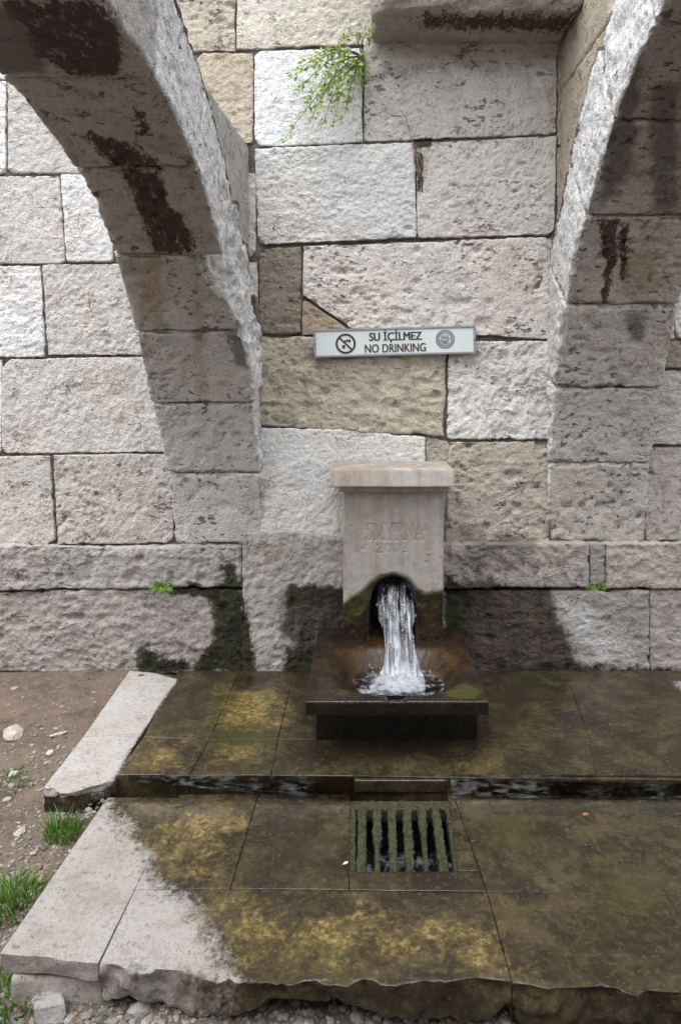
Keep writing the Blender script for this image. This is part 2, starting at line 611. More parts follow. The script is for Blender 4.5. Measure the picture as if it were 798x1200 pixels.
# --- left bay
rect(-340, -190, 120, -64, tint=WHT)
rect(-420, -62, -120, 92, tint=WHT); rect(-119, -62, 60, 92, tint=WHT); rect(61, -62, 179, 92, tint=GRY)
rect(-420, 94, -170, 204, tint=WHT); rect(-169, 94, 7, 204, tint=WHT); rect(8, 94, 110, 203, tint=(.55, .53, .5), x1b=100, grime=.1, r=.035); rect(111, 94, 229, 200, tint=WHT, x0b=101)
rect(-420, 206, -120, 309, tint=WHT); rect(-119, 206, 70, 309, tint=(.57, .55, .52), x1b=77, grime=.08); rect(71, 204, 133, 307, tint=WHT, x0b=78, r=.03); rect(134, 202, 300, 303, tint=GRY)
rect(-420, 311, -130, 419, tint=WHT); rect(-129, 311, 48, 419, tint=WHT, x1b=54); rect(49, 309, 166, 416, tint=(.59, .57, .54), x0b=56, grime=.06); rect(167, 306, 302, 414, tint=GRY)
rect(-420, 421, -200, 531, tint=WHT); rect(-199, 421, 2, 532, tint=WHT); wblock([(3, 421), (197, 417)], [(2, 532), (197, 530)], (.60, .58, .55), .3, .007)
rect(-420, 533, -140, 638, tint=WHT); rect(-139, 534, 59, 638, tint=(.54, .515, .48), x1b=66, poro=.7); wblock([(62, 533), (201, 532)], [(68, 638), (204, 636)], (.52, .49, .455), .8, .009)
# --- right bay
rect(660, -62, 900, 44, tint=GRY); rect(901, -62, 1250, 44, tint=WHT)
rect(653, 46, 820, 170, tint=TAN); rect(821, 46, 1250, 170, tint=WHT)
rect(652, 172, 900, 280, tint=TAN); rect(901, 172, 1250, 280, tint=WHT)
rect(650, 282, 790, 397, tint=TAN); rect(791, 282, 1250, 397, tint=GRY)
rect(762, 399, 880, 432, tint=BRN); rect(881, 399, 1250, 432, tint=GRY)
rect(762, 434, 900, 521, tint=(.47, .45, .42), poro=.6); rect(901, 434, 1250, 521, tint=GRY)
rect(757, 524, 905, 634, tint=(.42, .385, .35), poro=.7, grime=.2, r=.03); rect(906, 524, 1250, 634, tint=GRY)
# --- base courses, a little proud of the wall
YB = YW - .045
wblock([(-480, 640), (-120, 640)], [(-480, 690), (-120, 690)], BAS, .6, .012, YB, .2, .03, "base_block", grime=.2)
wblock([(-119, 641), (30, 639), (140, 642), (283, 640)], [(-119, 690), (30, 692), (283, 688)], (.385, .365, .345), .6, .016, YB, .2, .035, "base_block", grime=.34)
wblock([(-480, 693), (-10, 694)], [(-480, 792), (-10, 787)], PNK, .6, .014, YB + .012, .2, .03, "base_block", grime=.1)
wblock([(-9, 694), (283, 690)], [(-9, 786), (290, 792)], (.37, .335, .312), .6, .017, YB + .012, .2, .035, "base_block", grime=.16)
wblock([(284, 626), (340, 622), (410, 634)], [(284, 793), (410, 793)], (.43, .41, .39), .3, .013, YB + .004, .22, .03, "mortar_patch", grime=.16, label="grey mortar patch over rubble")
wblock([(515, 637), (690, 637)], [(515, 690), (690, 689)], (.37, .34, .31), .6, .013, YB, .2, .03, "base_block", grime=.36)
wblock([(691, 637), (710, 637)], [(691, 690), (710, 690)], (.36, .34, .32), .3, .010, YB + .01, .2, .02, "base_block", gap=2, grime=.15)
wblock([(711, 637), (910, 634)], [(711, 690), (910, 690)], (.45, .385, .34), .5, .011, YB, .2, .03, "base_block", grime=.14)
wblock([(911, 634), (1250, 634)], [(911, 690), (1250, 690)], PNK, .5, .011, YB, .2, .03, "base_block")
wblock([(515, 692), (760, 692)], [(515, 794), (760, 794)], (.36, .335, .312), .5, .015, YB + .014, .2, .03, "base_block", grime=.15)
wblock([(761, 692), (1250, 692)], [(761, 794), (1250, 794)], (.38, .335, .308), .5, .014, YB + .014, .2, .03, "base_block", grime=.15)
wblock([(400, 636), (516, 636)], [(400, 794), (516, 794)], BAS, .5, .01, YW, .2, .03, "base_block")
# --- the dark core seen in the joints
bm = bmesh.new()
zt = W(400, -190)[1]
vs = [bm.verts.new(c) for c in ((-4.2, YW + .02, -.3), (4.2, YW + .02, -.3), (4.2, YW + .02, zt), (-4.2, YW + .02, zt),
                                (-4.2, YW + .6, -.3), (4.2, YW + .6, -.3), (4.2, YW + .6, zt), (-4.2, YW + .6, zt))]
for f in ((0, 1, 2, 3), (3, 2, 6, 7), (1, 5, 6, 2), (4, 0, 3, 7), (5, 4, 7, 6)):
    bm.faces.new([vs[i] for i in f])
me = bpy.data.meshes.new("mortar_core"); bm.to_mesh(me); bm.free(); me.materials.append(MORTAR)
link("mortar_core", me, wall)
# --- projecting slab at the top
c0 = W(437, 47)
wb = []


def freeblock(name, parent, x, y, z, r, res, tint, amp, seed, cuts=(), grime=0., poro=.5, attr_fn=None, warp=None, mat=None):
    L = (x[1] - x[0], y[1] - y[0], z[1] - z[0])
    P, N, F = rbox(L, (res, res, res), r)
    Q = P + np.array([(x[0] + x[1]) / 2, (y[0] + y[1]) / 2, (z[0] + z[1]) / 2])
    Q += N * relief(Q, amp, seed, poro)[:, None]
    if warp is not None: Q = warp(Q)
    Q = chip(Q, cuts, seed, .012)
    at = wall_attrs(Q, np.array(tint), grime, poro)
    if attr_fn: attr_fn(Q, at)
    return mesh_from(name, Q, F.tolist(), mat or STONE, parent, attrs=at)


def lint_attr(Q, at):
    at['m2'][:, 2] = np.maximum(at['m2'][:, 2], mask([[(.2, 3.22), (1.0, 3.22), (1.0, 3.44), (.25, 3.40)]], Q[:, 0], Q[:, 1], .1) * (Q[:, 2] < c0[1] + .05) * .75)
    at['m'][:, 2] = np.maximum(at['m'][:, 2], .3)


freeblock("projecting_slab", wall, (.035, .985), (3.17, YW + .1), (c0[1] - .015, c0[1] + .5), .03, .014, (.42, .38, .33), .014, 900,
          cuts=[((.06, 3.2, c0[1]), (-1, -.7, -.6)), ((.5, 3.185, c0[1]), (.05, -1, -1.1))], attr_fn=lint_attr)

# ------------------------------------------------------------------ the two arches
RA = 1.75
YC = YW + .01 - RA


class Arch:
    def __init__(s, zc, xl, xr, back=1.9, kz=1.0):
        s.zc, s.xl, s.xr, s.back, s.kz = zc, xl, xr, back, kz

    def yz(s, r, phi):
        c = np.cos(phi)
        k = np.where(c < 0, s.back, 1.0)
        return YC + r * c * k, s.zc + r * s.kz * np.sin(phi)

    def hit(s, px, py):
        """where a sight line meets the underside, as (X, arc length)"""
        a, b, c = ray(px, py)
        for t in np.linspace(.5, 4.2, 2200):
            y, z = b * t, EYE + c * t
            u = (y - YC) / (1.0 if y > YC else s.back)
            v = (z - s.zc) / s.kz
            if v > 0 and math.hypot(u, v) >= RA:
                return (a * t, RA * math.atan2(v, u))
        return (a * YW / b, 0)

    def phi_for(s, X, py):
        ph = np.linspace(0, 1.55, 3000)
        y, z = s.yz(RA, ph)
        f = y * CP - (z - EYE) * SP
        v = y * SP + (z - EYE) * CP
        yy = 490 - FPX * v / f
        return float(np.interp(-py, -yy, ph))


def vouss(arch, root, p0, p1, tint, seed, ring=.36, cuts=(), stains=None, grime=.0, poro=.4, amp=.006, res=.011, label=None, fresh_lit=None):
    xl, xr = arch.xl, arch.xr
    pm = (p0 + p1) / 2
    wx = xr(0.5 * (p0 + p1)) - xl(pm)
    La = (p1 - p0) * RA * (arch.back if pm > 1.6 else 1)
    P, N, F = rbox((wx, ring, La), (res, res, res), .014)
    t = P[:, 2] / La + .5
    gp = .003 / RA
    ph = p0 + gp + (p1 - p0 - 2 * gp) * t
    rad = RA + P[:, 1] + ring / 2
    XL = np.vectorize(xl)(ph); XR = np.vectorize(xr)(ph)
    x = XL + (XR - XL) * (P[:, 0] / wx + .5)
    y, z = arch.yz(rad, ph)
    Q = np.stack([x, y, z], 1)
    k = np.where(np.cos(ph) < 0, arch.back, 1.0)
    er = np.stack([np.zeros_like(ph), np.cos(ph) / k, np.sin(ph) / arch.kz], 1)
    er /= np.linalg.norm(er, axis=1, keepdims=True)
    et = np.stack([np.zeros_like(ph), -er[:, 2], er[:, 1]], 1)
    Nw = N[:, [0]] * np.array([[1, 0, 0]]) + N[:, [1]] * er + N[:, [2]] * et
    edge = (np.abs(N) > .2).sum(1) > 1
    Q += Nw * relief(Q, amp, seed, poro)[:, None]
    Q -= Nw * (edge * np.clip(fbm(Q, 10, 4, seed + 8, .65), 0, 1) * .04)[:, None]
    if fresh_lit:
        fc = sstep(.3, .8, N[:, 0] * fresh_lit[0])
        Q[:, 0] += fresh_lit[0] * fc * fresh_lit[2] * (fbm(Q, 9, 4, seed + 3, .6) + .25)
    Q = chip(Q, cuts, seed, .016)
    n = len(Q)
    tt = np.ones((n, 4)); tt[:, :3] = np.array(tint)
    m = np.zeros((n, 4)); m[:, 2] = grime; m[:, 3] = poro
    m2 = np.zeros((n, 4))
    if fresh_lit: m2[:, 0] = fc * fresh_lit[1]  # whitens the side face: painted light, and real white stone where broken
    inn = sstep(.10, .02, rad - RA)
    if stains:
        for kind, polys, soft in stains:
            mk = mask(polys, Q[:, 0], ph * RA, soft) * inn
            if kind == 'brown': m2[:, 2] = np.maximum(m2[:, 2], mk)
            if kind == 'ochre': m2[:, 1] = np.maximum(m2[:, 1], mk)
            if kind == 'grime': m[:, 2] = np.maximum(m[:, 2], mk)
    # top of the ring weathered red-brown where it lies bare
    bare = sstep(.29, .345, rad - RA) * (ph > .62)
    m2[:, 2] = np.maximum(m2[:, 2], bare * .62)
    o = mesh_from("voussoir", Q, F.tolist(), STONE, root, attrs={'tint': tt, 'm': m, 'm2': m2})
    if label: o['label'] = label
    return o


# left arch
left = Arch(.585, lambda p: np.interp(p, [0, .25, .5, .8, 1.1], [-1.0, -1.01, -1.05, -1.035, -1.0]), lambda p: np.interp(p, [0, .3, .55, .9, 3.2], [-.512, -.54, -.56, -.575, -.575]))
la = tag(empty("stone_arch", (-.78, YW, 0)), "left hand stone arch rib with big dark brown stains under it", "arch", "arch ribs springing from the wall", "thing")
sl = lambda pts: [left.hit(a, b) for a, b in pts]
STL = [('brown', [sl([(5, 0), (122, 0), (146, 68), (136, 90), (78, 88), (42, 62), (20, 25)]), sl([(106, 154), (150, 168), (182, 188), (190, 200), (135, 197), (112, 176)]),
                  sl([(142, 200), (186, 200), (214, 296), (181, 299), (164, 250)]), sl([(188, 240), (208, 245), (232, 290), (216, 298)]), sl([(158, 128), (170, 132), (178, 160), (164, 158)])], .05),
       ('ochre', [sl([(218, 300), (238, 300), (246, 470), (230, 472), (222, 390)]), sl([(246, 475), (260, 475), (262, 545), (252, 545)]), sl([(140, 300), (200, 300), (200, 388), (165, 388)])], .06),
       ('grime', [sl([(-60, 0), (30, 0), (60, 88), (-60, 90)]), sl([(262, 388), (300, 390), (300, 440), (275, 430)]), sl([(225, 388), (240, 388), (240, 400), (225, 400)])], .05)]
jl = [0.03] + [left.phi_for(-.78, y) for y in (555, 473, 389, 300, 198, 92)]
while jl[-1] < 1.45: jl.append(jl[-1] + .235)
tl = [(.55, .535, .51), (.54, .53, .51), (.51, .495, .47), (.49, .475, .45), (.45, .435, .41), (.44, .425, .40), (.43, .415, .395)]  # lower than the side faces: shade of the underside put into the tint
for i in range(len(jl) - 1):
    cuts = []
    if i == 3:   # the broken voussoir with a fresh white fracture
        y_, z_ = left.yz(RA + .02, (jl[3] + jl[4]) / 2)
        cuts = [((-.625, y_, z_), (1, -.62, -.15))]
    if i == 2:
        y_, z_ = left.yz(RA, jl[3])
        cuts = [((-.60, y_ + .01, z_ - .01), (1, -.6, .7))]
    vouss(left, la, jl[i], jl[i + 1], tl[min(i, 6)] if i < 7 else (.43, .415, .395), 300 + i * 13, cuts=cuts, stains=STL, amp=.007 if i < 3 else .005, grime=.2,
          poro=.9, label="voussoir with a broken white edge" if i == 3 else None, fresh_lit=(1, 1.0, .05) if i in (2, 3) else (1, .9, .006))
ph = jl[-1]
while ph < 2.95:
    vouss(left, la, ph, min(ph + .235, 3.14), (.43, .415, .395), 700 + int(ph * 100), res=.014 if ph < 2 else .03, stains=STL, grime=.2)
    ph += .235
ARCH_END_L = ph


def spandrel(arch, root, xl, xr, z0, z1, tint, seed, grime=0, amp=.004, topslope=0.0, attr_fn=None, ring=.36, cuts=()):
    L = (xr - xl, 1.0, z1 - z0)
    P, N, F = rbox(L, (.02, .014, .014), .012, skip=('y+',))
    t = P[:, 2] / L[2] + .5
    zz = z0 + (z1 - z0) * t
    s = P[:, 1] + .5
    ye = YC + np.sqrt(np.maximum((RA + ring + .004) ** 2 - ((zz - arch.zc) / arch.kz) ** 2, 0))
    ye = np.minimum(ye, YW - .01)
    y = ye + (YW + .03 - ye) * s
    zz = zz - topslope * (1 - s) * t * (YW - ye)
    Q = np.stack([(xl + xr) / 2 + P[:, 0], y, zz], 1)
    Q += N * relief(Q, amp, seed)[:, None]
    Q = chip(Q, cuts, seed, .01)
    at = wall_attrs(Q, np.array(tint), grime, .4)
    at['m'][:, :2] = 0
    at['m2'][:, :] = 0
    if attr_fn: attr_fn(Q, at)
    return mesh_from("spandrel_block", Q, F.tolist(), STONE, root, attrs=at)


def sp_top(Q, at):
    at['m'][:, 2] = np.maximum(at['m'][:, 2], sstep(2.55, 2.78, Q[:, 2]) * .5)


spandrel(left, la, -1.0, -.592, 1.93, 2.69, (.46, .45, .43), 41, topslope=.10, attr_fn=sp_top)


def sp_brown(Q, at):
    at['m2'][:, 1] = .42


spandrel(left, la, -1.0, -.545, 1.70, 1.925, (.36, .31, .27), 43, attr_fn=sp_brown, amp=.008)

# right arch
right = Arch(.65, lambda p: np.interp(p, [0, .35, .6, .85, 1.1, 3.2], [.958, .945, .94, .94, .94, .94]), lambda p: 1.47, kz=1.2)
ra = tag(empty("stone_arch", (1.2, YW, 0)), "right hand stone arch rib with rough bright white left edge", "arch", "arch ribs springing from the wall", "thing")
sr = lambda pts: [right.hit(a, b) for a, b in pts]
STR = [('brown', [sr([(702, 258), (724, 258), (722, 300), (712, 355), (704, 357), (708, 310)]), sr([(728, 262), (737, 262), (734, 330), (726, 325)])], .035),
       ('ochre', [sr([(735, 280), (780, 290), (770, 345), (725, 350), (720, 310)])], .05),
       ('grime', [sr([(720, 60), (760, 60), (745, 200), (700, 250)]), sr([(730, 365), (760, 360), (755, 400), (735, 400)]), sr([(760, 100), (800, 90), (800, 250), (760, 250)])], .06)]
jr = [0.0] + [right.phi_for(1.2, y) for y in (636, 543, 455, 358, 254, 143, 30)]
jr = jr[:1] + [p for p in jr[1:] if p > .03]
while jr[-1] < 1.45: jr.append(jr[-1] + .235)
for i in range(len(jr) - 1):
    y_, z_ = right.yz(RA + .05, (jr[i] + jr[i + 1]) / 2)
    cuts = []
    vouss(right, ra, jr[i], jr[i + 1], ((.50, .47, .43), (.51, .49, .46), (.51, .49, .46), (.46, .435, .40), (.44, .42, .39), (.42, .405, .38))[min(i, 5)], 500 + i * 13,  # underside shade is in these lower tints too
          cuts=cuts, stains=STR, amp=.009 if i < 3 else .006, poro=.95, grime=.22, fresh_lit=(-1, 1.0, .02))  # left faces whitened by direction, light painted into the colour
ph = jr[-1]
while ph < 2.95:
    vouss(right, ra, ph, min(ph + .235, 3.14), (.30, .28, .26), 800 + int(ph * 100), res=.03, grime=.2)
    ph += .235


def sp_lichen(Q, at):
    m = fbm(Q, 4, 3, 77)
    at['m2'][:, 1] = np.clip(.35 + .35 * m, 0, 1)
    at['m'][:, 2] = np.maximum(at['m'][:, 2], .2)


spandrel(right, ra, .985, 1.47, 2.14, 2.95, (.44, .38, .30), 51, attr_fn=sp_lichen, amp=.008)
spandrel(right, ra, .975, 1.47, 1.55, 2.135, (.42, .37, .30), 53, attr_fn=sp_lichen, amp=.008)
freeblock("spandrel_block", ra, (.985, 1.47), (2.85, YW + .03), (2.955, 3.6), .02, .02, (.40, .35, .28), .012, 55, attr_fn=sp_lichen)

# ------------------------------------------------------------------ unseen wall added to cut low sky light; the arches land on it
yr = -2.25
rw = tag(empty("stone_wall", (0, yr, 0)), "unseen stone block wall added behind the viewer to hold back low sky light", "wall", kind="thing")
for row in range(9):
    x = -6.0 - .3 * (row % 2)
    while x < 6:
        wd = random.uniform(.8, 1.25)
        P, N, F = rbox((wd - .006, .4, .494), (.09, .2, .09), .012)
        Q = P + np.array([x + wd / 2, yr - .2 + random.uniform(-.01, .01), -.25 + .5 * row + .25])
        Q += N * (.012 * fbm(Q, 5, 3, row))[:, None]
        t_ = np.ones((len(Q), 4)); t_[:, :3] = np.array((.26, .245, .225)) * random.uniform(.8, 1.15)
        m_ = np.zeros((len(Q), 4)); m_[:, 2] = .25; m_[:, 3] = .5
        mesh_from("stone_block", Q, F.tolist(), STONE, rw, attrs={'tint': t_, 'm': m_, 'm2': m_ * 0})
        x += wd

# ------------------------------------------------------------------ paving
EDGE_Y = [(53, 925), (135, 907), (420, 909), (800, 915)]
DRY_U = [[tuple(G(a, b)) for a, b in ((146, 780), (209, 796), (186, 830), (168, 860), (150, 885), (136, 912), (136, 950), (20, 965))]]
DRY_L = [[tuple(G(a, b, ZL)) for a, b in ((120, 930), (135, 950), (160, 975), (175, 1000), (178, 1030), (212, 1050), (238, 1075), (255, 1105), (278, 1150), (-60, 1150), (-30, 1115))],
         [tuple(G(a, b)) for a, b in ((778, 795), (830, 795), (830, 830), (790, 812))]]
YEL_U = [[tuple(G(a, b)) for a, b in p] for p in (((170, 860), (235, 862), (222, 907), (140, 907)), ((255, 805), (345, 800), (350, 860), (235, 862)), ((240, 870), (330, 870), (320, 895), (235, 900)), ((520, 885), (590, 885), (575, 905), (530, 908)))]
YEL_L = [[tuple(G(a, b, ZL)) for a, b in p] for p in (((140, 935), (295, 940), (270, 1040), (185, 1040)), ((210, 1045), (590, 1060), (630, 1145), (260, 1150)), ((380, 1060), (570, 1070), (600, 1120), (420, 1130)))]
YEL_LW = [.68, .62, .72]
DARK_U = [[tuple(G(a, b)) for a, b in p] for p in (((560, 788), (640, 788), (640, 860), (560, 880)), ((600, 870), (700, 865), (760, 890), (620, 905)), ((340, 800), (380, 800), (380, 900), (330, 900)), ((360, 850), (570, 850), (560, 905), (380, 905)))]
DARK_L = [[tuple(G(a, b, ZL)) for a, b in p] for p in (((290, 950), (400, 935), (410, 1040), (285, 1035)), ((640, 940), (800, 930), (800, 970), (680, 965)), ((400, 930), (540, 930), (550, 1045), (400, 1045)), ((570, 1050), (600, 1040), (640, 1130), (600, 1140)), ((280, 1125), (800, 1130), (800, 1170), (280, 1170)))]
GRN = [[tuple(G(a, b)) for a, b in p] for p in (((230, 800), (360, 795), (350, 900), (220, 900)), ((570, 800), (640, 830), (620, 880), (560, 890)))] + \
      [[tuple(G(a, b, ZL)) for a, b in p] for p in (((230, 1060), (420, 1060), (420, 1150), (300, 1150)), ((540, 940), (640, 935), (640, 1020), (560, 1010)), ((150, 930), (400, 930), (400, 960), (150, 950)), ((650, 1000), (800, 1000), (800, 1100), (700, 1100)))]


def pave_attrs(P, tint):
    X, Y, Z = P[:, 0], P[:, 1], P[:, 2]
    up = Z > ZL * .45
    m = np.zeros((len(P), 4))
    m[:, 0] = np.where(up, np.maximum(mask(DRY_U, X, Y, .035), mask(DRY_L[1:], X, Y, .06) * .6), mask(DRY_L[:1], X, Y, .14))
    yl = np.zeros(len(P))
    for p, w in zip(YEL_L, YEL_LW):
        yl = np.maximum(yl, w * mask([p], X, Y, .24) * 1.15)
    m[:, 1] = np.where(up, mask(YEL_U, X, Y, .18) * .74, yl)
    m[:, 2] = np.where(up, mask(DARK_U, X, Y, .18), mask(DARK_L, X, Y, .18)) * .75
    m[:, 3] = mask(GRN, X, Y, .22) * .8
    t = np.ones((len(P), 4))
    t[:, :3] = tint
    face = (Z < -.012) & (Z > ZL - .012) & (Y > 2.45)      # the riser, always running with water
    m[face, 1] = 0
    m[face, 2] = .12
    m[face, 3] *= .5
    return {'tint': t, 'm': m}


def slab(parent, pts, z, tint=(.46, .43, .40), thick=.12, seed=0, gap=.0012, r=.003, rough_front=None, res=.014, uneven=.003):
    """pts: px corners back-left, back-right, front-right, front-left (front/back may be polylines)"""
    back, front = pts
    back = np.array([G(a, b, z) for a, b in back])
    front = np.array([G(a, b, z) for a, b in front])
    w = max(back[-1][0] - back[0][0], front[-1][0] - front[0][0])
    d = back[:, 1].max() - front[:, 1].min()
    P, N, F = rbox((w, d, thick), (res, res, .012), r, skip=('z-',))
    s = P[:, 0] / w + .5
    t = P[:, 1] / d + .5
    bx, by = polyline_eval(back, s)
    fx, fy = polyline_eval(front, s)
    Q = np.stack([fx + (bx - fx) * t, fy + (by - fy) * t, z + P[:, 2] - thick / 2], 1)
    Q[:, 0] -= np.sign(P[:, 0]) * sstep(.8, 1, np.abs(P[:, 0]) / (w / 2)) * gap
    Q[:, 1] -= np.sign(P[:, 1]) * sstep(.8, 1, np.abs(P[:, 1]) / (d / 2)) * gap
    h = uneven * (fbm(Q, 3, 2, 1) + .5 * fbm(Q, 14, 3, 2) + .35 * fbm(Q, 45, 2, 4))
    Q[:, 2] += np.maximum(N[:, 2], 0) * h
    if rough_front:
        fr = sstep(.03, -.012, Q[:, 1] - (fy + 0 * Q[:, 1]))
        fr = fr * sstep(-.3, -.8, N[:, 1] + .0 * N[:, 1])
        below = np.clip((z - Q[:, 2]) / thick, 0, 1)
        rid = 1 - 2.2 * np.abs(fbm(Q * np.array([.8, 1, 1.5]), 9, 4, seed + 25, .6))
        Q[:, 1] += fr * rough_front * (fbm(Q, 8, 5, seed + 20, .62) * .9 + .15 + .35 * below - .45 * rid + .5 * fbm(Q, 26, 4, seed + 26, .65))
        Q[:, 2] += fr * below * rough_front * 2.0 * fbm(Q * np.array([1, .01, .01]), 5, 4, seed + 22)
        Q[:, 2] += fr * (1 - below) * np.minimum(0, fbm(Q, 14, 5, seed + 29, .7)) * .016
    return mesh_from("paving_slab", Q, F.tolist(), PAVE, parent, attrs=pave_attrs(Q, tint))


up = tag(empty("pavement_upper", (0, 3, 0)), kind="structure")
KT = (.34, .332, .32)
slab(up, ([(152, 786), (209, 791)], [(167, 860), (98, 863)][::-1]), 0, KT, .16, 11, rough_front=None, gap=.001)
slab(up, ([(98, 863), (167, 860)], [(52, 922), (80, 927), (137, 910)]), 0, KT, .16, 12, rough_front=.035, gap=.001)
# rows behind and in front of the long joint (y = 865)
ub = [(209, 786), (281, 786), (345, 786), (460, 786), (556, 786), (660, 786), (790, 786), (1000, 786), (1300, 786)]
um = [(168, 864), (246, 866), (326, 866), (462, 866), (572, 867), (690, 868), (850, 868), (1130, 868), (1500, 868)]
uf = [(135, 908), (222, 908), (318, 908), (414, 909), (526, 911), (700, 913), (880, 915), (1200, 918), (1600, 920)]
for i in range(8):
    slab(up, ([ub[i], ub[i + 1]], [um[i], um[i + 1]]), 0, KT, .16, 20 + i, gap=.0009 if i < 3 else .0002, r=.003 if i < 3 else .001)
    slab(up, ([um[i], um[i + 1]], [uf[i], uf[i + 1]]), 0, KT, .16, 40 + i, gap=.0009 if i < 3 else .0002, r=.004 if i < 3 else .0015)

lo = tag(empty("pavement_lower", (0, 2.2, ZL)), kind="structure")
Lz = lambda pts: pts
LT = (.275, .262, .248)
slab(lo, ([(126, 934), (211, 934)], [(0, 1117), (116, 1128)]), ZL, LT, .055, 61, rough_front=.012)
slab(lo, ([(211, 930), (303, 930)], [(158, 1042), (270, 1041)]), ZL, LT, .12, 62)
slab(lo, ([(303, 930), (411, 930)], [(270, 1041), (409, 1043)]), ZL, LT, .12, 63)
slab(lo, ([(158, 1042), (270, 1041), (409, 1043), (571, 1046)], [(117, 1129), (180, 1136), (245, 1141), (300, 1151), (400, 1147), (480, 1152), (560, 1148), (600, 1152)]), ZL, LT, .085, 64, rough_front=.045)
slab(lo, ([(409, 1021), (562, 1021)], [(409, 1043), (571, 1046)]), ZL, LT, .12, 65)
slab(lo, ([(524, 931), (531, 931)], [(536, 1021), (562, 1021)]), ZL, LT, .12, 72)
slab(lo, ([(531, 931), (700, 933)], [(571, 1046), (780, 1048)]), ZL, LT, .12, 66, gap=.0003, r=.001)
slab(lo, ([(700, 933), (1000, 935)], [(780, 1048), (1200, 1050)]), ZL, LT, .12, 67, gap=.0003, r=.001)
slab(lo, ([(571, 1046), (780, 1048)], [(600, 1152), (640, 1160), (700, 1156), (780, 1163), (850, 1165)]), ZL, LT, .16, 68, rough_front=.055, gap=.0003)
slab(lo, ([(780, 1048), (1200, 1050)], [(850, 1165), (1400, 1165)]), ZL, LT, .16, 69, rough_front=.055, gap=.0003)
slab(lo, ([(1000, 935), (1700, 935)], [(1200, 1050), (2200, 1050)]), ZL, LT, .12, 70)
slab(lo, ([(1200, 1050), (2200, 1050)], [(1400, 1165), (2600, 1165)]), ZL, LT, .16, 71, rough_front=.05)

# ------------------------------------------------------------------ soil


def make_soil():
    m, nt, b = newmat("damp_soil")
    k = NT(nt)
    n1, n2, n3 = k.noise(4, 6, .65), k.noise(30, 6, .7), k.noise(130, 4, .65)
    c = k.mix(k.ss(n1, .35, .65), (.075, .050, .036), (.13, .092, .066))
    c = k.mix(k.ss(n2, .4, .7), c, (.15, .112, .085))
    c = k.mix(k.ss(k.noise(9, 7, .72), .52, .66, 0, .7), c, (.045, .030, .021))
    c = k.mix(k.ss(n3, .5, .7, 0, .7), c, (.05, .034, .025))
    grit = k.ss(k.vor(85), .26, .12)
    grit = k.math('MULTIPLY', grit, k.ss(k.noise(12, 4), .42, .6))
    c = k.mix(k.math('MULTIPLY', grit, .8), c, k.mix(n2, (.17, .15, .13), (.36, .33, .29)))
    gr = k.math('MULTIPLY', k.ss(k.noise(2.2, 5, .6), .56, .7), k.ss(n3, .35, .6))
    c = k.mix(k.math('MULTIPLY', gr, .5), c, (.05, .07, .02))
    nt.links.new(c, b.inputs['Base Color'])
    b.inputs['Roughness'].default_value = .95
    h = k.math('ADD', k.math('ADD', n2, k.math('MULTIPLY', n3, .5)), k.math('MULTIPLY', grit, .6))
    nt.links.new(k.bump(h, .9, .012), b.inputs['Normal'])
    return m


SOIL = make_soil()


def soil_z(X, Y):
    # level with the pavement at the wall, falling towards the front
    z = np.interp(Y, [-40, 1.0, 1.55, 1.85, 2.4, 2.9, 3.4, 40], [-.27, -.235, -.22, -.185, -.09, -.045, -.012, -.0])
    # low under the paving so that nothing pokes through
    P = np.stack([X, Y, X * 0], -1).reshape(-1, 3)
    n = (.018 * fbm(P, 2.2, 3, 5) + .010 * fbm(P, 9, 3, 9)).reshape(X.shape)
    under = sstep(-1.22, -1.10, X - np.interp(Y, [1.8, 2.6, 3.5], [.0, .05, .02])) * sstep(1.92, 2.02, Y) * sstep(3.5, 3.4, Y)
    return z + n - .0 * under


gx = np.concatenate([[-60, -25, -10, -5], np.linspace(-3.4, -.2, 215), np.linspace(-.19, 2.2, 100), [4, 10, 25, 60]])
gy = np.concatenate([[-60, -25, -10, -4, -1, 0], np.linspace(.7, 2.2, 110), np.linspace(2.215, 3.6, 90), [6, 12, 25, 60]])
GX, GY = np.meshgrid(gx, gy, indexing='ij')
GZ = soil_z(GX, GY)
# under the slabs the soil lies lower
kL = np.minimum(0, 0 * GX)
el = np.array([G(a, b, ZL) for a, b in ((0, 1117), (126, 934))])
xl_edge = np.interp(GY, [el[0][1], el[1][1], 2.72], [el[0][0], el[1][0], G(98, 863)[0] - .02])
eu = np.array([G(a, b) for a, b in ((53, 925), (98, 863), (150, 790))])
xu_edge = np.interp(GY, eu[:, 1], eu[:, 0])
xe = np.where(GY > eu[0][1], xu_edge, xl_edge)
inside = sstep(0.03, .10, GX - xe) * sstep(el[0][1] + .0, el[0][1] + .12, GY) * (GY < 3.58)
GZ = GZ * (1 - inside) + (-.30) * inside
nx_, ny_ = GX.shape
I, J = np.meshgrid(np.arange(nx_ - 1), np.arange(ny_ - 1), indexing='ij')
q = (I * ny_ + J).ravel()
FS = np.stack([q, q + ny_, q + ny_ + 1, q + 1], 1)
tag(mesh_from("ground", np.stack([GX, GY, GZ], -1).reshape(-1, 3), FS.tolist(), SOIL), kind="structure")


def ground_at(px, py):
    """the point of the soil seen at a pixel of the photograph"""
    a, b, c = ray(px, py)
    t = np.linspace(1.0, 5, 2500)
    X, Y, Z = a * t, b * t, EYE + c * t
    zz = soil_z(X, Y)
    i = int(np.argmax(Z <= zz))
    return np.array([X[i], Y[i], zz[i]])


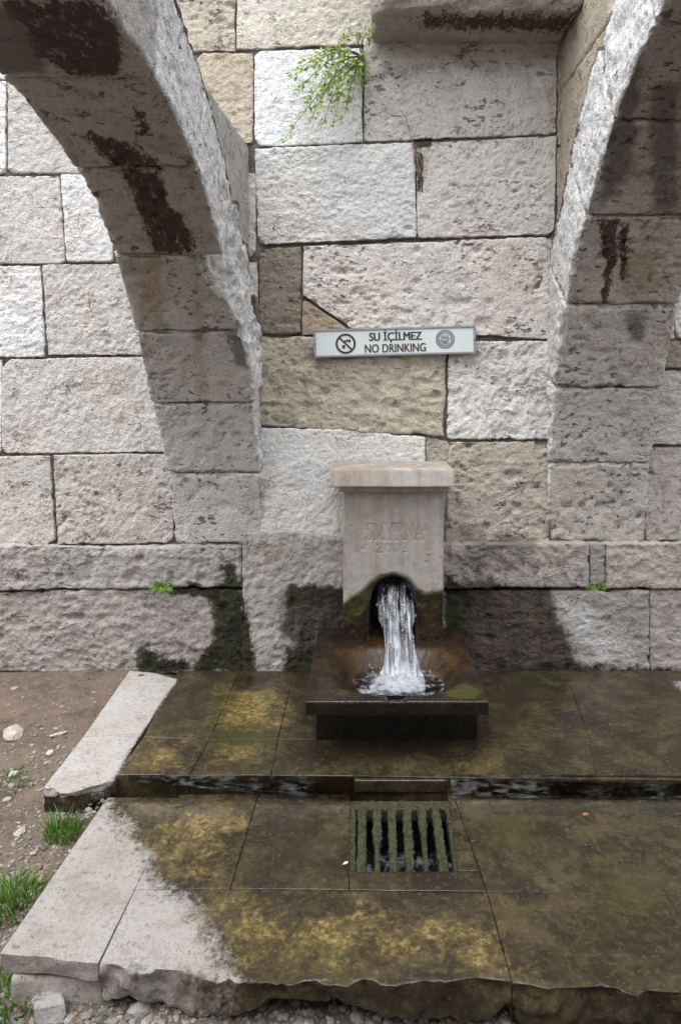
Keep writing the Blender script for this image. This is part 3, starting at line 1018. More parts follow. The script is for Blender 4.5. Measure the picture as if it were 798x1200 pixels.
# ------------------------------------------------------------------ fountain
FY = 3.24                    # face of the upright slab
PX0, PX1 = W(402, 600, FY)[0], W(520, 600, FY)[0]
ZB = .245                    # top of the basin
b_fl, b_fr = G(357, 822, ZB), G(573, 822, ZB)
BY0 = b_fl[1]                # front of the basin
BX0, BX1 = b_fl[0], b_fr[0]
BY1 = FY + .16
zc_top = W(460, 550, FY - .075)[1]
zc_bot = W(460, 571, FY - .075)[1]
fountain = tag(empty("fountain", (float((BX0 + BX1) / 2), 3.1, 0)), "carved stone wall fountain with water pouring into its square basin", "fountain", kind="thing")


def make_fstone():
    m, nt, b = newmat("fountain_stone")
    k = NT(nt)
    tint, *_ = k.attr("tint")
    _, wet, rust, moss, dirt = k.attr("m")
    n_lo, n_md, n_hi = k.noise(4, 5, .6), k.noise(14, 6, .62), k.noise(60, 5, .6)
    run = k.noise(1, 5, .6, 0, k.scaled((26, 26, 2.5)))
    c = k.mix(k.ss(run, .35, .68), tint, k.mix(1.0, tint, (.86, .76, .66), 'MULTIPLY'))
    c = k.mix(k.ss(n_md, .45, .7, 0, .5), c, k.mix(1.0, c, (.72, .69, .66), 'MULTIPLY'))
    c = k.mix(k.ss(n_hi, .5, .72, 0, .4), c, k.mix(1.0, c, (.68, .64, .6), 'MULTIPLY'))
    sp = k.ss(k.noise(75, 3), .66, .72)
    c = k.mix(k.math('MULTIPLY', sp, .5), c, (.14, .09, .05))
    dm = thresh(k, dirt, k.noise(18, 6, .7), .8, .4, .75)
    c = k.mix(k.math('MULTIPLY', dm, .6), c, (.12, .085, .055))
    wm = thresh(k, wet, n_md, .28, .42, .56)
    wc = k.mix(k.ss(n_md, .32, .68), (.008, .0055, .0035), (.026, .016, .009))
    rm = thresh(k, rust, k.noise(12, 8, .72), .9, .3, 1.0)
    wc = k.mix(k.math('MULTIPLY', rm, .9), wc, k.mix(k.ss(n_md, .3, .7), (.020, .011, .005), (.072, .036, .012)))
    c = k.mix(wm, c, wc)
    # greenish rim where the stain begins
    rim = k.math('MULTIPLY', k.ss(wet, .25, .45), k.ss(wet, .8, .55))
    c = k.mix(k.math('MULTIPLY', rim, .7), c, k.mix(n_hi, (.05, .05, .024), (.13, .12, .07)))
    mm = thresh(k, moss, k.noise(22, 7, .7), .8, .42, .62)
    c = k.mix(k.math('MULTIPLY', mm, .9), c, k.mix(n_hi, (.018, .02, .005), (.06, .062, .014)))
    c = k.mix(k.math('MULTIPLY', k.math('MULTIPLY', wm, dirt), .85), c, (.006, .0045, .003))
    nt.links.new(c, b.inputs['Base Color'])
    nt.links.new(k.mixf(wm, .8, k.mixf(k.ss(n_hi, .3, .7), .22, .36)), b.inputs['Roughness'])
    b.inputs['Specular IOR Level'].default_value = .45
    h = k.math('ADD', k.math('MULTIPLY', n_hi, .6), k.math('MULTIPLY', k.noise(170, 3), .35))
    h = k.math('ADD', h, k.math('MULTIPLY', k.math('MULTIPLY', wm, k.ss(k.vor(95), .32, .10)), .5))
    nt.links.new(k.bump(h, .5, .006), b.inputs['Normal'])
    return m


FST = make_fstone()

# carved letters as strokes with serifs: unit box, x right, y up
GL = {
    'S': (.62, [[(.55, .82), (.46, .95), (.30, 1.0), (.14, .93), (.08, .78), (.16, .62), (.34, .52), (.50, .42), (.57, .25), (.50, .08), (.32, 0), (.14, .04), (.05, .18)], [(.55, .82), (.57, .98)], [(.05, .18), (.03, .02)]]),
    'M': (.98, [[(.12, 0), (.18, 1), (.49, .05), (.80, 1), (.88, 0)], [(.03, 0), (.21, 0)], [(.78, 0), (.97, 0)], [(.08, 1), (.18, 1)], [(.80, 1), (.91, 1)]]),
    'Y': (.78, [[(.08, 1), (.39, .48), (.70, 1)], [(.39, .48), (.39, 0)], [(.28, 0), (.50, 0)], [(0, 1), (.18, 1)], [(.60, 1), (.79, 1)]]),
    'R': (.76, [[(.15, 0), (.15, 1), (.42, 1), (.58, .90), (.60, .72), (.52, .56), (.38, .50), (.15, .50)], [(.36, .50), (.70, 0), (.78, 0)], [(.05, 0), (.26, 0)], [(.05, 1), (.15, 1)]]),
    'N': (.86, [[(.14, 0), (.14, 1), (.72, .02), (.72, 1)], [(.04, 0), (.25, 0)], [(.62, 1), (.83, 1)], [(.04, 1), (.14, 1)]]),
    'A': (.80, [[(.08, 0), (.40, 1), (.72, 0)], [(.20, .36), (.60, .36)], [(0, 0), (.18, 0)], [(.62, 0), (.81, 0)]]),
    '2': (.6, [[(.08, .78), (.16, .95), (.32, 1), (.48, .92), (.50, .74), (.40, .52), (.06, 0), (.54, 0), (.56, .12)]]),
    '0': (.62, [[(.30, 1), (.14, .88), (.08, .5), (.14, .12), (.30, 0), (.46, .12), (.52, .5), (.46, .88), (.30, 1)]]),
    '3': (.58, [[(.08, .86), (.24, 1), (.42, .92), (.46, .74), (.36, .58), (.22, .54), (.40, .48), (.50, .30), (.44, .08), (.24, 0), (.06, .10)]]),
    '.': (.35, [[(.14, .48), (.18, .52)]]),
}


def carve(text, x0, x1, z0, h):
    tot = sum(GL[c][0] + .10 for c in text) - .10
    sc = (x1 - x0) / tot
    segs = []
    x = x0
    for c in text:
        wd, st = GL[c]
        for line in st:
            for (a, b), (c_, d) in zip(line[:-1], line[1:]):
                segs.append((x + a * sc, z0 + b * h, x + c_ * sc, z0 + d * h))
        x += (wd + .10) * sc
    return segs


def seg_dist(X, Z, segs):
    d = np.full(X.shape, 1e9)
    for ax, az, bx, bz in segs:
        ex, ez = bx - ax, bz - az
        t = np.clip(((X - ax) * ex + (Z - az) * ez) / (ex * ex + ez * ez + 1e-12), 0, 1)
        d = np.minimum(d, np.hypot(X - ax - ex * t, Z - az - ez * t))
    return d


# upright slab: fine front grid with the carving and the arched water mouth
zt_, zb_ = zc_bot + .01, .10
xs = np.linspace(PX0, PX1, 250)
zs = np.linspace(zb_, zt_, 360)
X, Z = np.meshgrid(xs, zs, indexing='ij')
Xf, Zf = X.ravel(), Z.ravel()
s0, s1 = W(429, 612, FY)[0], W(496, 612, FY)[0]
zl0 = W(460, 633, FY)[1]
segs = carve("SMYRNA", s0, s1, zl0, W(460, 614, FY)[1] - zl0)
s2, s3 = W(434, 650, FY)[0], W(485, 650, FY)[0]
zl1 = W(460, 648, FY)[1]
segs2 = carve(".2003.", s2, s3, zl1, W(460, 638, FY)[1] - zl1)
dep = .004 * np.clip(1 - seg_dist(Xf, Zf, segs) / .0065, 0, 1) ** .8 * (.55 + .6 * vn(np.stack([Xf, Xf * 0, Zf], 1), 30, 12)) + .0022 * np.clip(1 - seg_dist(Xf, Zf, segs2) / .0055, 0, 1)
# mouth
mc_x = W(460, 700, FY)[0]
m_top = W(460, 676, FY)[1]
m_hw = (W(487, 700, FY)[0] - W(433, 700, FY)[0]) / 2
arch_h = .16
zz = (Zf - (m_top - arch_h)) / arch_h
hw = np.where(zz > 0, np.sqrt(np.clip(1 - zz ** 2, 0, 1)) ** .9, 1 + .0 * zz) * m_hw
hw = np.where(zz > 1, -1, hw)
e = np.where(zz > 1, (Zf - m_top) + .02 * 0 + np.abs(Xf - mc_x) * .4, np.abs(Xf - mc_x) - hw)
P3 = np.stack([Xf, Zf * 0 + FY, Zf], 1)
e = e + .004 * fbm(P3, 14, 2, 3)
bev = np.clip(1 - np.maximum(e, 0) / .032, 0, 1) ** 2 * .016
ins = e < 0
dep = np.where(ins, np.clip(.016 - e * 7, 0, .22), dep + bev)
low = np.clip((W(460, 685, FY)[1] - Zf) / .1, 0, 1)
dep += .0018 * fbm(P3, 30, 3, 8) * (1 + 1.5 * low) + .001 * fbm(P3, 5, 2, 9)
edge = np.minimum(np.minimum(Xf - PX0, PX1 - Xf) / .006, 1)
dep += (1 - np.sqrt(np.clip(1 - (1 - edge) ** 2, 0, 1))) * .006
dep += np.clip(vn(P3, 45, 4) - .86, 0, 1) * .02
# small round plug below the date
pl = np.hypot(Xf - W(502, 648, FY)[0], Zf - W(502, 648, FY)[1])
dep -= .006 * np.clip(1 - pl / .008, 0, 1) ** .5
V = np.stack([Xf, FY + dep, Zf], 1)
nxs, nzs = X.shape
I, J = np.meshgrid(np.arange(nxs - 1), np.arange(nzs - 1), indexing='ij')
q = (I * nzs + J).ravel()
FF = np.stack([q, q + nzs, q + nzs + 1, q + 1], 1).tolist()
# sides
nb = len(V)
lft = np.arange(nzs); rgt = (nxs - 1) * nzs + np.arange(nzs)
Vb = V[np.concatenate([lft, rgt])].copy(); Vb[:, 1] = YW + .05
V = np.concatenate([V, Vb])
for i in range(nzs - 1):
    FF.append([nb + i, lft[i], lft[i + 1], nb + i + 1])
    FF.append([rgt[i], nb + nzs + i, nb + nzs + i + 1, rgt[i + 1]])
at = np.zeros((len(V), 4))
AX, AZ = V[:, 0], V[:, 2]
wetp = [WP([(398, 712), (412, 700), (425, 692), (434, 682), (446, 674), (462, 671), (478, 676), (488, 689), (498, 695), (510, 693), (524, 692), (524, 790), (398, 790)], FY)]
at[:, 0] = mask(wetp, AX, AZ, .030)
at[:, 1] = mask([WP([(480, 690), (524, 700), (524, 750), (485, 750)], FY), WP([(400, 720), (430, 700), (432, 760), (400, 760)], FY)], AX, AZ, .08) * .7
at[:, 2] = mask([WP([(400, 705), (440, 678), (462, 672), (485, 685), (470, 690), (440, 700), (425, 730), (400, 735)], FY)], AX, AZ, .03) * .55
at[:, 3] = mask([WP([(402, 575), (412, 575), (410, 700), (402, 700)], FY), WP([(402, 572), (520, 572), (520, 590), (402, 590)], FY), WP([(513, 575), (521, 575), (521, 690), (515, 690)], FY), WP([(420, 590), (440, 590), (440, 640), (420, 640)], FY)], AX, AZ, .06) * .6
tt = np.ones((len(V), 4)); tt[:, :3] = (.325, .307, .288)
mesh_from("back_slab", V, FF, FST, fountain, attrs={'tint': tt, 'm': at})


def fblock(name, x, y, z, r, res, tint, seed, amp, afn, warp=None, parent=None, skip=()):
    L = (x[1] - x[0], y[1] - y[0], z[1] - z[0])
    P, N, F = rbox(L, (res, res, min(res, L[2] / 4)), r, skip=skip)
    Q = P + np.array([(x[0] + x[1]) / 2, (y[0] + y[1]) / 2, (z[0] + z[1]) / 2])
    Q += N * (amp * (fbm(Q, 6, 2, seed) + .5 * fbm(Q, 40, 2, seed + 1)))[:, None]
    if warp is not None: Q = warp(Q, N)
    a = np.zeros((len(Q), 4))
    afn(Q, a)
    t = np.ones((len(Q), 4)); t[:, :3] = tint
    return mesh_from(name, Q, F.tolist(), FST, parent or fountain, attrs={'tint': t, 'm': a})


cx0, cx1 = W(387, 560, FY - .075)[0], W(532, 560, FY - .075)[0]


def cap_a(Q, a):
    a[:, 3] = .35 + .3 * (Q[:, 2] > zc_top - .006)


fblock("cap", (cx0, cx1), (FY - .075, YW - .02), (zc_bot, zc_top), .006, .01, (.46, .43, .40), 5, .0015, cap_a)
fblock("cap_moulding", (PX0 - .022, PX1 + .022), (FY - .022, YW - .02), (zc_bot - .032, zc_bot + .002), .006, .01, (.38, .34, .30), 6, .0015, cap_a)

bcx, bcy = W(464, 780, 3.05)[0], 0
bcy = G(464, 786, ZB)[1]
ncx = G(464, 822, ZB)[0]


def bowl(Q, N, depth, extra=0.0):
    k = N[:, 2] > .5
    rx = (Q[:, 0] - bcx) / .30
    ry = (Q[:, 1] - bcy - .025) / .272
    rr = (np.abs(rx) ** 2.4 + np.abs(ry) ** 2.4) ** (1 / 2.4) + .03 * fbm(Q, 6, 2, 44)
    d = depth * sstep(1.02, .38, rr)
    # spout notch at the front
    nn = sstep(.042, .022, np.abs(Q[:, 0] - ncx)) * sstep(bcy - .10, bcy - .17, Q[:, 1])
    d = np.maximum(d, nn * .047)
    Q[k, 2] -= (d + extra * (d > .004))[k]
    return Q


def bas_a(Q, a):
    a[:, 0] = 1
    X, Y = Q[:, 0], Q[:, 1]
    a[:, 3] = .75 * (Q[:, 2] < ZB - .012) * (Y < BY0 + .03)
    rust = np.clip(1.1 - np.hypot((X - bcx) / .34, (Y - bcy - .12) / .26), 0, 1)
    a[:, 1] = np.where(Q[:, 2] > ZB - .1, np.clip(rust * 1.4, 0, .8) + .3 * (Q[:, 2] > ZB - .02) * sstep(BY0 + .1, BY0 + .3, Y), .1)
    a[:, 2] = np.clip(1.3 - np.hypot((X - bcx - .24) / .14, (Y - BY0 - .10) / .12), 0, 1) * .75
    a[:, 2] = np.maximum(a[:, 2], np.clip(1.2 - np.hypot((X - bcx + .24) / .14, (Y - BY0 - .08) / .10), 0, 1) * .5)


fblock("basin", (BX0, BX1), (BY0, BY1), (ZB - .058, ZB), .007, .0085, (.2, .15, .1), 15, .002, bas_a, lambda Q, N: bowl(Q, N, .135), skip=('z-',))
pb0, pb1 = W(369, 850, BY0 + .165)[0], W(561, 850, BY0 + .165)[0]
fblock("pedestal", (pb0, pb1), (BY0 + .165, BY1 - .03), (-.02, ZB - .045), .01, .015, (.06, .045, .03), 16, .003, lambda Q, a: a.__setitem__((slice(None), [0, 3]), 1), lambda Q, N: bowl(Q, N, .135, .03))

# ------------------------------------------------------------------ water


def make_water(name, c1, c2, c3, amt):
    m, nt, b = newmat(name)
    k = NT(nt)
    n = k.noise(1, 2, .5, .15, k.scaled(c1))
    n2 = k.noise(1, 2, .5, .1, k.scaled(c2))
    n3 = k.noise(1, 3, .5, .2, k.scaled(c3))
    _, foam, *_ = k.attr("m")
    v = k.math('ADD', k.math('MULTIPLY', n, .62), k.math('MULTIPLY', n2, .38))
    v = k.math('ADD', v, k.math('MULTIPLY', k.math('SUBTRACT', n3, .5), .45))
    f = k.ss(k.math('ADD', v, k.math('MULTIPLY', foam, .30)), .42, .80)
    bp = k.bump(v, .55, .012)
    nt.links.new(bp, b.inputs['Normal'])
    b.inputs['Base Color'].default_value = (.46, .48, .52, 1)
    b.inputs['Roughness'].default_value = .12
    b.inputs['IOR'].default_value = 1.33
    tr = k.n("ShaderNodeBsdfTransparent"); tr.inputs[0].default_value = (.80, .82, .85, 1)
    gl = k.n("ShaderNodeBsdfGlossy"); gl.inputs['Roughness'].default_value = .06
    nt.links.new(bp, gl.inputs['Normal'])
    fr = k.n("ShaderNodeFresnel"); fr.inputs[0].default_value = 1.33
    nt.links.new(bp, fr.inputs['Normal'])
    film = k.n("ShaderNodeMixShader")
    nt.links.new(fr.outputs[0], film.inputs[0])
    nt.links.new(tr.outputs[0], film.inputs[1]); nt.links.new(gl.outputs[0], film.inputs[2])
    mx = k.n("ShaderNodeMixShader")
    nt.links.new(k.math('MULTIPLY', f, amt), mx.inputs[0])
    nt.links.new(film.outputs[0], mx.inputs[1]); nt.links.new(b.outputs[0], mx.inputs[2])
    nt.links.new(mx.outputs[0], nt.nodes["Material Output"].inputs['Surface'])
    return m


FALL = make_water("falling_water", (80, 2.5, 6), (200, 5, 16), (36, 6, 17), .85)
POOLW = make_water("churned_water", (26, 26, 26), (60, 60, 60), (11, 11, 11), .6)


def make_pool(name, col, rough, scale, strength, white=0.0):
    m, nt, b = newmat(name)
    k = NT(nt)
    n = k.noise(1, 5, .6, .4, k.scaled(scale))
    f = k.ss(n, .50, .66, 0, white)
    nt.links.new(k.mix(f, col, (.55, .56, .58)), b.inputs['Base Color'])
    b.inputs['Roughness'].default_value = rough
    b.inputs['IOR'].default_value = 1.33
    nt.links.new(k.bump(n, strength, .02), b.inputs['Normal'])
    return m


# profile along the fall: (px x-left, px x-right, px y, depth y)
prof = [(446, 476, 683, 3.34), (445, 480, 690, 3.32), (443, 484, 700, 3.29), (443, 485, 712, 3.25), (445, 486, 726, 3.20), (450, 484, 740, 3.15), (451, 486, 755, 3.105), (450, 489, 770, 3.06), (446, 492, 785, 3.02), (440, 497, 797, 2.98), (434, 501, 806, 2.95)]
pp = np.array([(W(a, y, d)[0], W(b, y, d)[0], d, W(a, y, d)[1]) for a, b, y, d in prof])
NT_, NA = 150, 96
tq = np.linspace(0, 1, NT_)
ti = np.linspace(0, 1, len(pp))
xl_, xr_, yy_, zz_ = (np.interp(tq, ti, pp[:, i]) for i in range(4))
ang = np.linspace(0, 2 * math.pi, NA, endpoint=False)
TT, AA = np.meshgrid(np.arange(NT_), ang, indexing='ij')
cxx = ((xl_ + xr_) / 2)[:, None]; hwx = ((xr_ - xl_) / 2)[:, None]
Px = cxx + hwx * np.cos(AA); Py = yy_[:, None] + np.minimum(hwx * .55, .036) * np.sin(AA); Pz = zz_[:, None] + 0 * AA
Q = np.stack([Px, Py, Pz], -1).reshape(-1, 3)
Nn = np.stack([np.cos(AA), np.sin(AA), 0 * AA], -1).reshape(-1, 3)
tw = np.repeat(tq, NA)
S = Q * np.array([1, .06, .10])
dd = .014 * fbm(S, 40, 2, 61, .5) + .0015 * fbm(Q * np.array([1, .2, .4]), 40, 2, 66)
Q += Nn * (dd * (.5 + tw))[:, None]
FW = []
for i in range(NT_ - 1):
    for j in range(NA):
        j2 = (j + 1) % NA
        FW.append([i * NA + j, (i + 1) * NA + j, (i + 1) * NA + j2, i * NA + j2])
fo = np.zeros((len(Q), 4)); fo[:, 0] = np.clip((tw - .72) / .2, 0, 1)
tag(mesh_from("water", Q, FW, FALL, attrs={'m': fo}), kind="structure")

# pool in the bowl with churned white foam
zp = ZB - .074
NR, NAq = 60, 120
rr = np.linspace(0, 1, NR); an = np.linspace(0, 2 * math.pi, NAq, endpoint=False)
RR, AN = np.meshgrid(rr, an, indexing='ij')
lc = np.array([W(467, 800, 2.95)[0], 2.955])
Q = np.stack([lc[0] + .205 * RR * np.cos(AN), lc[1] - .015 + .19 * RR * np.sin(AN), zp + 0 * RR], -1).reshape(-1, 3)
rq = RR.ravel()
Q[:, 2] += .020 * sstep(.75, .05, rq) * (fbm(Q, 30, 3, 71) + .8) + .0018 * fbm(Q, 24, 2, 72)
FW = []
for i in range(NR - 1):
    for j in range(NAq):
        j2 = (j + 1) % NAq
        FW.append([i * NAq + j, (i + 1) * NAq + j, (i + 1) * NAq + j2, i * NAq + j2])
fo = np.zeros((len(Q), 4)); fo[:, 0] = sstep(.72, .25, rq + .18 * fbm(Q, 18, 3, 73)) * 1.0
tag(mesh_from("water", Q, FW, POOLW, attrs={'m': fo}), kind="structure")

# spray drops
bm = bmesh.new()
for i in range(80):
    if i < 34:
        t = random.random() * .55; k_ = int(t * (NT_ - 1))
        p = Vector((float(random.uniform(xl_[k_] - .006, xr_[k_] + .006)), float(yy_[k_] - random.uniform(.012, .045)), float(zz_[k_] + random.uniform(-.02, .02))))
        s = random.uniform(.0018, .0055)
    else:
        a = random.random() * 6.283; r = abs(random.gauss(.09, .05))
        p = Vector((float(lc[0] + r * math.cos(a) * 1.1), float(lc[1] + r * .8 * math.sin(a)), zp + random.uniform(.005, .06)))
        s = random.uniform(.0012, .004)
    bmesh.ops.create_icosphere(bm, subdivisions=2, radius=1, matrix=Matrix.Translation(p) @ Matrix.Diagonal((s, s, s * random.uniform(1, 2.4), 1)))
me = bpy.data.meshes.new("water"); bm.to_mesh(me); bm.free()
at = me.attributes.new('m', 'FLOAT_COLOR', 'POINT'); at.data.foreach_set('color', np.tile([.35, 0, 0, 0], (len(me.vertices), 1)).astype(np.float32).ravel())
me.polygons.foreach_set('use_smooth', np.ones(len(me.polygons), bool)); me.materials.append(FALL)
tag(link("water", me), kind="structure")


def sheet(name, corners, n, m, f=None, kind="structure"):
    a, b, c, d = [np.array(x, float) for x in corners]
    s, t = np.meshgrid(np.linspace(0, 1, n[0]), np.linspace(0, 1, n[1]), indexing='ij')
    s, t = s.ravel()[:, None], t.ravel()[:, None]
    P = (a * (1 - s) + b * s) * (1 - t) + (d * (1 - s) + c * s) * t
    if f: P = f(P)
    i, j = np.meshgrid(np.arange(n[0] - 1), np.arange(n[1] - 1), indexing='ij')
    q = (i * n[1] + j).ravel()
    F = np.stack([q, q + n[1], q + n[1] + 1, q + 1], 1)
    return tag(mesh_from(name, P, F.tolist(), m), kind=kind)


# water running along the foot of the step, on both sides of the grate
def make_film():
    m, nt, b = newmat("running_water")
    k = NT(nt)
    n = k.noise(1, 6, .65, .3, k.scaled((18, 70, 70)))
    bp = k.bump(n, .5, .008)
    nt.nodes.remove(b)
    tr = k.n("ShaderNodeBsdfTransparent"); tr.inputs[0].default_value = (.45, .43, .40, 1)
    gl = k.n("ShaderNodeBsdfGlossy"); gl.inputs['Roughness'].default_value = .05
    nt.links.new(bp, gl.inputs['Normal'])
    fr = k.n("ShaderNodeFresnel"); fr.inputs[0].default_value = 1.33
    nt.links.new(bp, fr.inputs['Normal'])
    mx = k.n("ShaderNodeMixShader")
    nt.links.new(k.math('MULTIPLY', k.ss(fr.outputs[0], .04, .45), .6), mx.inputs[0])
    nt.links.new(tr.outputs[0], mx.inputs[1]); nt.links.new(gl.outputs[0], mx.inputs[2])
    df = k.n("ShaderNodeBsdfDiffuse"); df.inputs[0].default_value = (.14, .14, .135, 1)
    m2 = k.n("ShaderNodeMixShader")
    patch = k.math('MULTIPLY', k.ss(n, .42, .66), k.ss(k.noise(3.5, 4, .6), .40, .60))
    nt.links.new(k.math('MULTIPLY', patch, .5), m2.inputs[0])
    nt.links.new(mx.outputs[0], m2.inputs[1]); nt.links.new(df.outputs[0], m2.inputs[2])
    nt.links.new(m2.outputs[0], nt.nodes["Material Output"].inputs['Surface'])
    return m


CHAN = make_film()


def ripple(P):
    P[:, 2] += .003 * fbm(P * np.array([.35, 1, 1]), 60, 3, 81)
    P[:, 1] += .006 * fbm(P, 9, 2, 82)
    return P


ye = G(420, 909)[1]
for xa, xb, tp in ((G(142, 925)[0], G(413, 925)[0], .012), (G(531, 925)[0], 2.4, .055)):
    sheet("water", [(xa, ye - .003, ZL + .064), (xb, ye - .018, ZL + .064), (xb, ye - .075, ZL + .005), (xa, ye - tp, ZL + (.045 if tp < .05 else .005))], (int((xb - xa) / .008), 14), CHAN, ripple)

# ------------------------------------------------------------------ drain grate
MOSSY = simple("moss_on_iron", (.030, .030, .010), .95, .65, 60, 1.0, .01, scale2=140)
IRON = simple("rusty_iron", (.05, .034, .022), .7, .5, 40, .6, .004)
g_bl, g_br, g_fr, g_fl = G(414, 938, ZL), G(526, 938, ZL), G(533, 1020, ZL), G(413, 1020, ZL)
grate = tag(empty("drain_grate", (float((g_bl[0] + g_br[0]) / 2), float((g_bl[1] + g_fl[1]) / 2), ZL)), "mossy iron drain grate with flat bars let into the wet paving", "drain grate", kind="thing")


def mossbox(name, pts0, pts1, wid, hgt, seed, mat, amp, parent, zoff=-.004, thin=None):
    """a bar from pts0 to pts1 (X, Y), furred with moss"""
    p0, p1 = np.array(pts0, float), np.array(pts1, float)
    L = np.linalg.norm(p1 - p0)
    d = (p1 - p0) / L
    nrm = np.array([-d[1], d[0]])
    P, N, F = rbox((wid, L, hgt), (.003, .004, .006), .004)
    P = P + N * (amp * (np.abs(fbm(P + seed, 60, 3, seed, .7)) * 2 - .3))[:, None]
    if thin is not None: P[:, 0] *= np.interp(P[:, 1] / L + .5, *thin)
    Q = np.zeros_like(P)
    mid = (p0 + p1) / 2
    Q[:, 0] = mid[0] + d[0] * P[:, 1] + nrm[0] * P[:, 0]
    Q[:, 1] = mid[1] + d[1] * P[:, 1] + nrm[1] * P[:, 0]
    Q[:, 2] = ZL + zoff - hgt / 2 + P[:, 2]
    return mesh_from(name, Q, F.tolist(), mat, parent)


bar_t = [421, 438, 456, 475, 493, 512]; bar_b = [423.5, 440, 459, 481, 500, 521]
bar_t = [424.5, 442, 459, 476.5, 494, 510]; bar_b = [423.5, 442, 461, 481, 500, 521]
thin = [None, ([0, .38, .5, 1], [.6, .45, 1, 1]), ([0, .5, 1], [.75, .9, 1.0]), ([0, .3, 1], [.7, 1, 1]), ([0, .5, .75, 1], [.5, .55, 1, 1.0]), None]
for i in range(6):
    mossbox("bar", G(bar_b[i], 1022, ZL), G(bar_t[i], 945, ZL), .027, .03, 10 + i, MOSSY, .006, grate, thin=thin[i])
fr = empty  # frame: four mossy strips joined into one mesh
parts = []
for i, (a, b, wd) in enumerate((((411, 1024), (411.5, 936), .03), ((539, 1024), (526, 936), .03), ((409, 941), (531, 941), .05))):
    parts.append(mossbox("frame", G(*a, ZL), G(*b, ZL), wd, .05, 30 + i, MOSSY, .005, grate, zoff=-.008))
bm = bmesh.new()
for p in parts:
    bm.from_mesh(p.data)
me = bpy.data.meshes.new("frame"); bm.to_mesh(me); bm.free(); me.materials.append(MOSSY)
me.polygons.foreach_set('use_smooth', np.ones(len(me.polygons), bool))
for p in parts:
    bpy.data.objects.remove(p)
link("frame", me, grate)
# pit below: dark walls and moving water
PIT = simple("dark_pit", (.012, .010, .008), .6, .4, 20, .5, .01)
bm = bmesh.new()
hx0, hx1, hy0, hy1 = g_fl[0] - .03, g_fr[0] + .03, g_fl[1] - .01, g_bl[1] + .01
c = [bm.verts.new(v) for v in ((hx0, hy0, ZL - .05), (hx1, hy0, ZL - .05), (hx1, hy1, ZL - .05), (hx0, hy1, ZL - .05), (hx0, hy0, ZL - .42), (hx1, hy0, ZL - .42), (hx1, hy1, ZL - .42), (hx0, hy1, ZL - .42))]
for f in ((0, 1, 5, 4), (1, 2, 6, 5), (2, 3, 7, 6), (3, 0, 4, 7), (4, 5, 6, 7)):
    bm.faces.new([c[i] for i in f])
me = bpy.data.meshes.new("pit"); bm.to_mesh(me); bm.free(); me.materials.append(PIT)
link("pit", me, grate)
DW = make_pool("drain_water", (.02, .02, .022), .06, (26, 12, 20), 1.0, .6)  # white patches in the colour stand in for sky glints
sheet("water", [(hx0 + .002, hy0 + .002, ZL - .13), (hx1 - .002, hy0 + .002, ZL - .13), (hx1 - .002, hy1, ZL - .2), (hx0 + .002, hy1, ZL - .2)], (60, 60), DW,
      lambda P: P + np.stack([0 * P[:, 0], 0 * P[:, 0], .012 * fbm(P * np.array([1.6, .6, 1]), 22, 3, 91)], 1))
# the mossy stone block set in the step above the grate
bl0, bl1 = G(415, 911)[0], G(524, 911)[0]
P, N, F = rbox((bl1 - bl0, .05, .05), (.008, .008, .008), .006)
Q = P + np.array([(bl0 + bl1) / 2, ye + .009, ZL + .024])
Q += N * (.0025 * fbm(Q, 20, 3, 95))[:, None]
a_ = pave_attrs(Q, LT); a_['m'][:, 0] = 0; a_['m'][:, 1] = 0; a_['m'][:, 2] = .6; a_['m'][:, 3] = np.clip(1 - (Q[:, 0] - bl0) / .15, 0, 1) * .9
mesh_from("step_block", Q, F.tolist(), PAVE, up, attrs=a_)

# ------------------------------------------------------------------ sign
sp = [W(367, 386, YW - .035), W(557, 381, YW - .035), W(557, 415, YW - .035), W(369, 419, YW - .035)]
sc_ = sum(sp) / 4
swid = np.linalg.norm(sp[1] - sp[0]); shgt = np.linalg.norm(sp[0] - sp[3])
srot = math.atan2(sp[1][1] - sp[0][1], sp[1][0] - sp[0][0])
sign = tag(empty("sign", (float(sc_[0]), YW - .03, float(sc_[1]))), "white bilingual no drinking sign board fixed on the wall above the fountain", "sign", kind="thing")
SM = Matrix.Translation((float(sc_[0]), YW - .03, float(sc_[1]))) @ Matrix.Rotation(-srot, 4, 'Y') @ Matrix.Rotation(R_(90), 4, 'X')
# local sign frame: x right, y up, z towards the viewer
PANEL = simple("sign_panel", (.60, .66, .65), .35, .04, 4, 0)
ALU = simple("aluminium_edge", (.42, .42, .44), .4, .1, 20, .1, .002, metal=.6)
INKB = simple("black_lettering", (.022, .020, .024), .5, .1, 40, 0)
INKR = simple("maroon_lettering", (.060, .028, .028), .5, .1, 40, 0)
INKG = simple("grey_print", (.16, .17, .20), .5, .2, 60, 0)


def sign_mesh(name, bm, m, parent, off=0.0):
    me = bpy.data.meshes.new(name)
    bm.transform(SM @ Matrix.Translation((0, 0, off)))
    bmesh.ops.recalc_face_normals(bm, faces=bm.faces)
    bm.to_mesh(me); bm.free(); me.materials.append(m)
    return link(name, me, parent)


def bxm(bm, x0, x1, y0, y1, z0, z1, bevel=0):
    g = bmesh.ops.create_cube(bm, size=1, matrix=Matrix.Translation(((x0 + x1) / 2, (y0 + y1) / 2, (z0 + z1) / 2)) @ Matrix.Diagonal((x1 - x0, y1 - y0, z1 - z0, 1)))
    if bevel:
        es = list({e for v in g['verts'] for e in v.link_edges})
        bmesh.ops.bevel(bm, geom=es, offset=bevel, segments=2, affect='EDGES')


